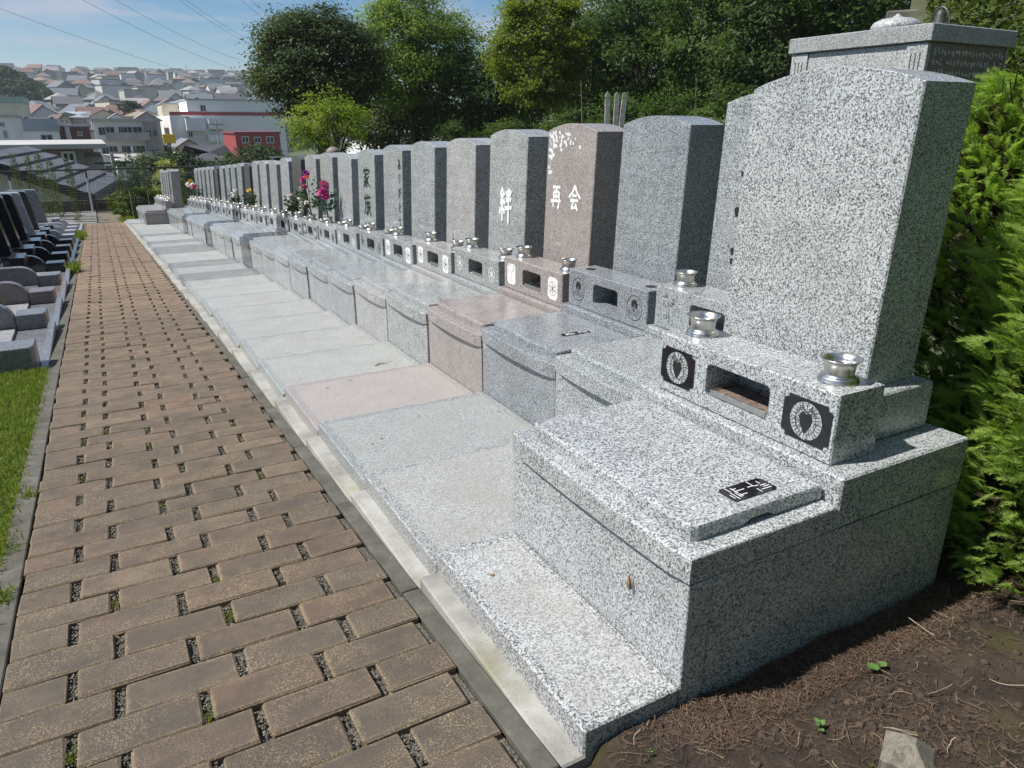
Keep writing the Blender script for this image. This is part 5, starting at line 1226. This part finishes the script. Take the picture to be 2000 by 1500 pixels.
# --- pale apartment block with grey side
y=138; x0,x1,zt,zg=bpx(181,279,236,y)
ap=empty('pale_apartment',(0,0,0),sc=1.0); tag(ap,'pale four-storey apartment block with long balconies and a grey end wall','building')
b=MB(); b.box(x0,x1,y,y+10,zg-1,zt); b.obj('wall',WHITEW,ap,sc=1.0)
gx1=at_y(305,238,y).x; b=MB(); b.box(x1+.01,gx1,y-.6,y+10,zg-1,zt-.2); b.obj('end_wall',GREYW,ap,sc=1.0)
b=MB(); b.box(x0-.3,gx1+.2,y-.9,y+10.2,zt+.003,zt+.35); b.obj('roof',ROOFW,ap,sc=1.0)
for fl in range(4):
    z=zt-2.9*fl; xs_=x0+(x1-x0)*.20
    b=MB(); b.box(xs_,x1+.6,y-1.5,y-.004,z-2.95,z-2.8); b.box(xs_,x1+.6,y-1.5,y-1.38,z-2.8,z-1.75); b.obj('balcony',CONCB,ap,sc=1.0)
    for f in (.30,.52,.66,.86): 
        w=.28 if f in (.52,) else .62; winpart(ap,x0+(x1-x0)*f-w,x0+(x1-x0)*f+w,z-2.5,z-.95,y,t=.07)
    winpart(ap,x0+.6,x0+1.6,z-2.1,z-1.0,y,t=.07)
    for f in (.3,.75): winpart(ap,x1+(gx1-x1)*f-.3,x1+(gx1-x1)*f+.3,z-2.4,z-1.4,y-.6,t=.05)
# --- simple blocks helper
def block(name,label,px0,px1,yt,y,dep,mat,roofm,wins=(),par=.0,extra=None):
    x0,x1,zt,zg=bpx(px0,px1,yt,y); r=empty(name,(0,0,0),sc=1.0); tag(r,label,'building')
    b=MB(); b.box(x0,x1,y,y+dep,zg-1.5,zt); b.obj('wall',mat,r,sc=1.0)
    b=MB(); b.box(x0-.15,x1+.15,y-.15,y+dep+.15,zt+.003,zt+.25+par); b.obj('roof',roofm,r,sc=1.0)
    for (u0,v0,u1,v1) in wins:
        a=at_y(u0,v0,y); c=at_y(u1,v1,y); winpart(r,a.x,c.x,c.z,a.z,y,t=.10)
    if extra: extra(r,x0,x1,zt,zg,y)
    return r
def red_extra(r,x0,x1,zt,zg,y):
    for f in (.40,.46):
        m=MB(); m.tube([(x0+(x1-x0)*f,y-.5,zg),(x0+(x1-x0)*f-.6,y-.5,zt)],.18,8); m.obj('duct',PIPE,r,sc=1.0)
block('dark_red_building','dark red flat-roofed building with white ducts',114,174,248,118,9,REDBR,METALR,[(128,258,136,264),(152,258,160,264)],extra=red_extra)
block('metal_roof_building','white shed with a pale blue metal roof left of the dark red building',28,113,256,112,12,WHITEW,METALR,[(80,264,103,274)],par=1.2)
block('white_tower_building','white building at the left edge of the photo',-40,24,229,92,12,WHITEW,ROOFW,[(0,240,8,246),(7,256,15,269)])
def fac(r,x0,x1,zt,zg,y):
    a=at_y(330,218,y);c=at_y(548,226,y); b=MB(); b.box(a.x,c.x,y-.10,y-.005,c.z,a.z); b.obj('red_band',REDW,r,sc=1.0)
    xl=at_y(331,226,y).x; b=MB(); b.box(xl,x0-.005,y+.004,y+30,zg-1.5,c.z-.02); b.obj('low_wing',WHITEW,r,sc=1.0)
    for (u0,v0,u1,v1) in ((360,231,400,255),(404,232,431,252),(404,264,434,276)):
        a=at_y(u0,v0,y);c=at_y(u1,v1,y); b=MB(); b.box(a.x,c.x,y-1.6,y-.006,c.z,a.z); b.obj('projecting_bay',WHITEW,r,sc=1.0)
block('white_factory','long white factory with a red band',364,552,198,145,40,WHITEW,METALR,[(391,206,402,217),(362,229,370,238),(368,259,376,267)],extra=fac)
block('cream_building','cream building behind the left end of the factory',315,368,204,158,10,CREAM,METALR,[(347,207,355,211)])
block('red_building','small bright red building in front of the factory',459,546,261,104,10,REDW,plain('red_roof',(0.22,0.05,0.055),.6,.1,1),[(473,268,485,278),(497,269,509,278),(521,268,534,278)])
block('green_roof_building','long building with a pale green roof below the wooded hill',-60,46,202,190,18,CREAM,plain('green_roof',(0.25,0.36,0.29),.6,.1,1),[],par=1.0)
def gable_house(name,label,px0,px1,yeave,yridge,y,dep,wm,rm,wins=(),along='y'):
    x0,x1,ze,zg=bpx(px0,px1,yeave,y); zr=at_y((px0+px1)/2,yridge,y).z; r=empty(name,(0,0,0),sc=1.0); tag(r,label,'house'); xm=(x0+x1)/2; o_=.4
    b=MB(); 
    if along=='y': b.add([(x0,y,zg-1),(x1,y,zg-1),(x1,y,ze),(xm,y,zr-.1),(x0,y,ze),(x0,y+dep,zg-1),(x1,y+dep,zg-1),(x1,y+dep,ze),(xm,y+dep,zr-.1),(x0,y+dep,ze)],[(0,1,2,3,4),(1,6,7,2),(5,0,4,9),(9,8,7,6,5)])
    else: b.box(x0,x1,y,y+dep,zg-1,ze)
    b.obj('wall',wm,r,sc=1.0); b=MB()
    if along=='y':
        k=(zr-ze)/(xm-x0); 
        for s in (-1,1):
            xe=xm+s*((x1-x0)/2+o_); zz=zr-((x1-x0)/2+o_)*k; P=[(xm,y-o_,zr),(xe,y-o_,zz),(xe,y+dep+o_,zz),(xm,y+dep+o_,zr)]; b.add(P+[(p,q,t+.14) for p,q,t in P],[(0,1,2,3),(4,5,6,7),(0,4,5,1),(1,5,6,2)])
    else:
        ym=y+dep/2; P=[(x0-o_,y-o_,ze-.1),(x1+o_,y-o_,ze-.1),(x1+o_,y+dep+o_,ze-.1),(x0-o_,y+dep+o_,ze-.1),(x0+dep*.35,ym,zr),(x1-dep*.35,ym,zr)]; b.add(P,[(0,1,5,4),(1,2,5),(2,3,4,5),(3,0,4),(3,2,1,0)])
    b.obj('roof',rm,r,sc=1.0)
    for (u0,v0,u1,v1) in wins:
        a=at_y(u0,v0,y);c=at_y(u1,v1,y); winpart(r,a.x,c.x,c.z,a.z,y,t=.07)
    return r
gable_house('cream_house','cream gabled house with a grey roof in front of the factory',347,391,286,273,118,9,CREAM,plain('slate_grey',(0.17,0.175,0.19),.7,.15,1),[(359,283,363,287),(365,283,369,287)])
gable_house('dark_roofed_house','grey house with a dark hipped roof between two round trees',383,452,310,286,62,8,plain('house_grey',(0.20,0.21,0.23),.8,.1,1),ROOFD,[(392,316,404,330),(415,316,424,330)],along='x')
gable_house('white_house','small white house beyond the brown apartment balconies',226,262,311,303,74,7,WHITEW,plain('tin_roof',(0.38,0.36,0.34),.7,.1,1),[(230,316,247,326)],along='x')
for j,(px0,px1,ye,yr,y,wm,rm,lb) in enumerate([(24,44,238,227,150,CREAM,ROOFD,'first of the row of small gabled houses above the metal shed'),(42,62,240,230,148,WHITEW,ROOFD,'second of the row of small gabled houses above the metal shed'),(63,90,240,228,150,GREYW,ROOFD,'third of the row of small gabled houses above the metal shed'),(93,113,240,228,152,GREYW,METALR,'fourth of the row of small gabled houses above the metal shed'),(116,137,232,224,140,CREAM,ROOFD,'cream two-storey house above the dark red building'),(137,168,228,217,142,GREYW,METALR,'house with a grey gable above the dark red building'),(176,232,228,215,160,CREAM,plain('brown_roof',(0.20,0.165,0.14),.8,.2,1),'wide house with a brown gable above the pale apartments'),(212,246,232,222,150,WHITEW,plain('pale_gable',(0.42,0.40,0.37),.8,.1,1),'white gabled house above the pale apartments'),(246,300,226,213,170,CREAM,plain('tan_roof',(0.27,0.23,0.18),.8,.15,1),'house with a tan roof left of the factory'),(262,312,234,219,150,GREYW,plain('tan_roof',(0.27,0.23,0.18),.8,.15,1),'grey house with a tan roof beside the factory wing')]):
    gable_house('gabled_house',lb,px0,px1,ye,yr,y,9,wm,rm,[(px0+(px1-px0)*f,ye+3,px0+(px1-px0)*f+4,ye+7) for f in (.2,.6)],along='y' if j%3!=2 else 'x')
# yellow signboard
p=at_y(329,262,110); s_=MB(); s_.cbox(-.75,.75,-.1,.1,-1.15,0,.02); o=s_.obj('yellow_signboard',YELL,None,tuple(p),sc=1.0); tag(o,'plain yellow rooftop signboard left of the factory','sign')
q=MB(); q.box(-.1,.1,-.05,.05,-8,-1.16); q.obj('support',RAIL,o,sc=1.0)
# ---------------------------------------------------------------- hillside town
WALLS=rmat('town_wall',[(0.62,0.62,0.60),(0.52,0.50,0.45),(0.66,0.67,0.68),(0.42,0.39,0.34),(0.58,0.60,0.62),(0.34,0.31,0.29),(0.60,0.55,0.45)])
ROOFS=rmat('town_roof',[(0.11,0.115,0.125),(0.17,0.165,0.165),(0.24,0.17,0.13),(0.13,0.15,0.18),(0.30,0.29,0.28),(0.20,0.12,0.10),(0.15,0.18,0.19),(0.09,0.09,0.10)])
def m_hw(w,d,h,gab): 
    def f(m):
        if gab: m.add([(-w/2,-d/2,-3),(w/2,-d/2,-3),(w/2,d/2,-3),(-w/2,d/2,-3),(-w/2,-d/2,h),(w/2,-d/2,h),(w/2,d/2,h),(-w/2,d/2,h),(0,-d/2,h+gab),(0,d/2,h+gab)],[(0,1,5,8,4),(1,2,6,5),(2,3,7,9,6),(3,0,4,7)])
        else: m.box(-w/2,w/2,-d/2,d/2,-3,h)
    return f
def m_hr(w,d,h,kind,rise):
    def f(m):
        o=.5
        if kind=='g':
            k=rise/(w/2)
            for s in (-1,1):
                P=[(0,-d/2-o,h+rise+.05),(s*(w/2+o),-d/2-o,h-o*k+.05),(s*(w/2+o),d/2+o,h-o*k+.05),(0,d/2+o,h+rise+.05)]; m.add(P+[(x,y,z+.15) for x,y,z in P],[(0,1,2,3),(4,5,6,7),(0,4,5,1),(1,5,6,2)])
        elif kind=='h':
            P=[(-w/2-o,-d/2-o,h),(w/2+o,-d/2-o,h),(w/2+o,d/2+o,h),(-w/2-o,d/2+o,h),(-w*.2,0,h+rise),(w*.2,0,h+rise)]; m.add(P,[(0,1,5,4),(1,2,5),(2,3,4,5),(3,0,4),(3,2,1,0)])
        else: m.box(-w/2-.2,w/2+.2,-d/2-.2,d/2+.2,h+.003,h+.3)
    return f
HT=[(7.5,8,5.2,'g',2.2),(8.5,7.5,5.0,'h',2.0),(7.5,9,5.4,'g',2.5),(10,8,5.2,'h',2.3),(13,8,7.5,'f',0),(7,7,5.2,'h',1.8)]
def m_win(m): m.box(-.8,.8,-.06,.03,-.6,.6)
hw_me=shared('townwin',m_win,'window',sc=1.0)
cnt=0
def hill_occ(px): return px<98
rows=[168,184,200,218,238,258,280,305,330,360,392,425,460,500,545,590,640,690,740,790]
for d in rows:
    step=math.degrees(10.2/d)*(1.0 if d<330 else 1.1 if d<500 else 1.45); az=-8.5+R.uniform(0,step)
    while az<15.0:
        dd=d+R.uniform(-6,6); a=rad(az); x=dd*math.sin(a); yv=dd*math.cos(a)
        cov = az<-1.5 and 300<d<460
        facb= 5.2<az<14.5 and d<200
        if not cov and not facb and cnt<298:
            w_,d_,h_,kd,rs=R.choice(HT[:4]+HT) if R.random()<.93 else HT[4]; zt=tz(x,yv)
            rz=R.choice([0,0,math.pi/2,math.pi/2])+R.gauss(0,.3)
            r=empty('hillside_house',(x,yv,zt),sc=1.0,rz=rz); tag(r,'small house packed among others on the far hillside town','house','houses on the far hillside'); cnt+=1
            key=(w_,d_,h_,kd)
            obj('wall',shared(('hw',)+key,m_hw(w_,d_,h_,rs if kd=='g' else 0),'wall',sc=1.0),WALLS,r,sc=1.0); obj('roof',shared(('hr',)+key,m_hr(w_,d_,h_,kd,rs),'roof',sc=1.0),ROOFS,r,sc=1.0)
            if d<340:
                for zz in (1.5,4.2):
                    for xx in (-w_*.25,w_*.22): obj('window',hw_me,GLASS,r,(xx,-d_/2,zz),(0,0,0),sc=1.0)
                obj('window',hw_me,GLASS,r,(w_/2,.5,4.0),(0,0,math.pi/2),sc=1.0); obj('window',hw_me,GLASS,r,(-w_/2,-.5,4.0),(0,0,-math.pi/2),sc=1.0)
        az+=step*R.uniform(.85,1.25)
# school-like white block and vaulted hall on the ridge
for (px0,px1,yt,y,lb) in [(165,197,156,690,'long white flat-roofed block on the ridge'),(100,168,176,430,'long white apartment row right of the wooded hill')]:
    block('ridge_block',lb,px0,px1,yt,y,14,WHITEW,METALR,[(px0+(px1-px0)*f,yt+2.5,px0+(px1-px0)*f+3.5,yt+5) for f in (.15,.4,.65,.85)])
x0,x1,zt,zg=bpx(331,396,164,650); m=MB(); pr=[(x0+(x1-x0)*i/12,zt-(1-math.sin(math.pi*i/12)**.8)*6.5) for i in range(13)]
n=13; m.add([(x,650,z) for x,z in pr]+[(x,690,z) for x,z in pr],[(i,i+1,n+i+1,n+i) for i in range(12)]+[tuple(list(range(13)))])
hall=empty('vaulted_hall',(0,0,0),sc=1.0); tag(hall,'pale hall with a vaulted roof on the ridge','building'); m.obj('roof',METALR,hall,sc=1.0); b=MB(); b.box(x0+.5,x1-.5,651,689,zg-3,zt-6.6); b.obj('wall',WHITEW,hall,sc=1.0)
# wooded hill on the left
hp=at_d(10,205,350); Hc=(hp.x-17,hp.y); 
gxy=[]; nn=40; V=[]
def hill_z(x,y):
    r=math.hypot((x-Hc[0])/37,(y-Hc[1])/45); return tz(x,y)-1+17*max(0,1-r*r)**.9*(1 if r<1 else 0)
gx=np.linspace(Hc[0]-40,Hc[0]+40,nn); gy=np.linspace(Hc[1]-50,Hc[1]+50,nn); V=[(x,y,hill_z(x,y)-1.0) for y in gy for x in gx]; F=[(i*nn+j,i*nn+j+1,(i+1)*nn+j+1,(i+1)*nn+j) for i in range(nn-1) for j in range(nn-1)]
tag(obj('hill',npmesh('hill',np.array(V),np.array(F),True),plain('hill_soil',(0.025,0.045,0.018),.95,.3,.1),sc=1.0),kind='structure')
cl=[]
for i in range(1100):
    a=R.uniform(0,6.28); r=math.sqrt(R.random())*.98; x=Hc[0]+36*r*math.cos(a); y=Hc[1]+45*r*math.sin(a)
    if y>Hc[1]+15: continue
    cl.append((x,y,hill_z(x,y)+R.uniform(.5,2.2),R.uniform(1.8,3.2)))
P=[];N=[]
for (x,y,z,r) in cl:
    q=62; d=NR.normal(0,1,(q,3)); d/=np.linalg.norm(d,axis=1,keepdims=True); d[:,2]=np.abs(d[:,2])*1.0-.2; P.append(np.array((x,y,z))+d*r*np.array([1,1,.9])*NR.uniform(.75,1.05,(q,1))); N.append(d)
V,F=leafquads(np.concatenate(P),1.0,.4,1.3,np.concatenate(N)); o=obj('hill_wood',npmesh('hill_wood',V,F),F_FAR,sc=1.0); tag(o,'dense dark green wood covering the hill at the left','wood',kind='stuff')
# trees of the valley and ridge
for j,(px,d,yt,yb,wpx,mt,lb,nl) in enumerate([(322,46,296,352,118,F_FAR,'round green tree behind the variegated shrub',5200),(492,50,285,335,118,F_FAR,'broad green tree left of the far headstones',5200),(325,29,322,352,56,F_VAR,'yellow variegated shrub behind the fence',2600),(118,640,148,162,14,F_FAR,'dark tree on the skyline above the white block',260),(215,640,153,172,22,F_FAR,'dark tree clump on the ridge left of the antenna mast',300),(236,640,156,172,18,F_FAR,'small tree clump on the ridge beside the larger one',260),(255,640,158,172,20,F_FAR,'low tree clump on the ridge near the mast',260),(399,640,164,178,10,F_FAR,'small round tree on the ridge right of the vaulted hall',200),(424,620,161,178,16,F_FAR,'left one of the two larger round trees on the right ridge',260),(440,620,161,178,16,F_FAR,'right one of the two larger round trees on the right ridge',260),(456,620,163,178,12,F_FAR,'last round tree on the ridge before the big evergreen',200),(138,420,178,192,10,F_FAR,'small dark tree beside the long white row',200),(268,230,200,216,22,F_FAR,'small tree among the houses left of the cream building',300),(72,420,190,200,14,F_FAR,'small tree at the foot of the wooded hill',200)]):
    b_=tb(px,d); zt=at_d(px,yt,d).z-b_[2]; zb_=max(.3,at_d(px,yb,d).z-b_[2]-(.0 if d>100 else 1.0)); rx=wpx/2*d/FPX*1.05; 
    tree('distant_tree' if d>100 else 'valley_tree',lb,b_,zt,[(0,0,(zt+zb_)/2,rx,rx,max(1,(zt-zb_)/2)),(rx*.3,0,(zt+zb_)/2+.1*rx,rx*.6,rx*.6,max(.8,(zt-zb_)*.4))],40 if d>100 else 120,nl,rx*.25,.07*d/10 if d>100 else .16 if d>35 else .07,mt,tr=.12,limbs=4,shell=.7,trunk_h=max(.4,zb_))
# mast, poles, cables
def pole(px,ytop,y,r_,label,arms=True,name='utility_pole'):
    p=at_y(px,ytop,y); g=tz(p.x,y); root=empty(name,(p.x,y,g),sc=1.0); tag(root,label,'pole','utility poles'); h=p.z-g; m=MB(); m.tube([(0,0,-1),(0,0,h)],[r_,r_*.7],7); m.obj('shaft',plain('pole_concrete',(0.36,0.36,0.35),.8,.1,2),root,sc=1.0)
    if arms:
        for z in (h-.5,h-1.3):
            m=MB(); m.box(-.9,.9,-.05,.05,z-.05,z+.05); m.obj('crossarm',RAIL,root,sc=1.0)
pole(362,128,600,.35,'tall thin antenna mast on the ridge',False,'antenna_mast')
for px,yt,y,l in ((422,236,120,'utility pole standing in front of the factory wall'),(217,300,48,'utility pole beside the brown apartment balconies'),(27,186,320,'utility pole below the wooded hill, left of three'),(46,188,320,'utility pole below the wooded hill, middle of three'),(83,186,320,'utility pole below the wooded hill, right of three'),(258,285,80,'utility pole in front of the pale apartments')): pole(px,yt,y,.15,l)
CAB=plain('cable',(0.10,0.10,0.11),.6,.1,2)
def cable(a,b,ya,yb,r_,label,sag=.0):
    A=at_y(*a,ya);B=at_y(*b,yb); P=[A.lerp(B,t/16)-Vector((0,0,sag*4*(t/16)*(1-t/16))) for t in range(17)]; m=MB(); m.tube([p-A for p in P],r_,4); o=m.obj('power_cable',CAB,None,tuple(A),sc=1.0); tag(o,label,'cable','power cables')
for a,b,l in (((-60,-6),(520,182),'lowest of the long power cables crossing the sky at the upper left'),((150,-6),(500,148),'second long power cable from the bottom crossing the sky'),((215,-6),(505,128),'third long power cable from the bottom crossing the sky'),((345,-4),(530,100),'fourth long power cable from the bottom crossing the sky'),((352,-8),(540,96),'fifth long power cable, close beside the fourth'),((465,-6),(600,86),'sixth long power cable, near the evergreen crown'),((480,-8),(610,80),'uppermost power cable, near the evergreen crown')): cable(a,b,70,120,.014,l,.6)
for a,b,ya,yb,l in (((330,256),(560,226),118,112,'cable running across the factory wall, upper one'),((330,272),(560,246),116,110,'cable running across the factory wall, lower one'),((60,330),(300,318),46,50,'cable in front of the brown apartments'),((150,342),(470,322),40,44,'cable passing above the fence'),((0,281),(300,266),85,95,'cable above the flat roof of the brown apartments')): cable(a,b,ya,yb,.012,l,.3)
# ground-level wall and pale yard glimpsed below the trees
for (px0,px1,yt,y,lb,mt) in ((740,880,268,52,'pale building glimpsed between the trunks of the fresh green tree',WHITEW),(880,1010,238,48,'grey wall glimpsed below the dull green tree',GREYW)):
    a=at_y(px0,yt,y);c=at_y(px1,yt,y); m=MB(); m.box(a.x,c.x,y,y+8,a.z-9,a.z); r=empty('background_building',(0,0,0),sc=1.0); tag(r,lb,'building'); m.obj('wall',mt,r,sc=1.0); m=MB(); m.box(a.x-.2,c.x+.2,y-.2,y+8.2,a.z+.003,a.z+.3); m.obj('roof',METALR,r,sc=1.0)

# ---------------------------------------------------------------- air
hz=MB(); hz.box(-4700,4700,-4700,4700,-13,75); hm=bpy.data.materials.new('haze_air'); hm.use_nodes=True; ht=hm.node_tree; ht.nodes.clear()
ho=ht.nodes.new('ShaderNodeOutputMaterial'); pvn=ht.nodes.new('ShaderNodeVolumePrincipled'); pvn.inputs['Color'].default_value=(0.80,0.88,0.97,1); pvn.inputs['Density'].default_value=0.00032; pvn.inputs['Anisotropy'].default_value=0.2
ht.links.new(pvn.outputs[0],ho.inputs['Volume'])
o=hz.obj('haze',hm,None,sc=1.0); tag(o,kind='stuff')
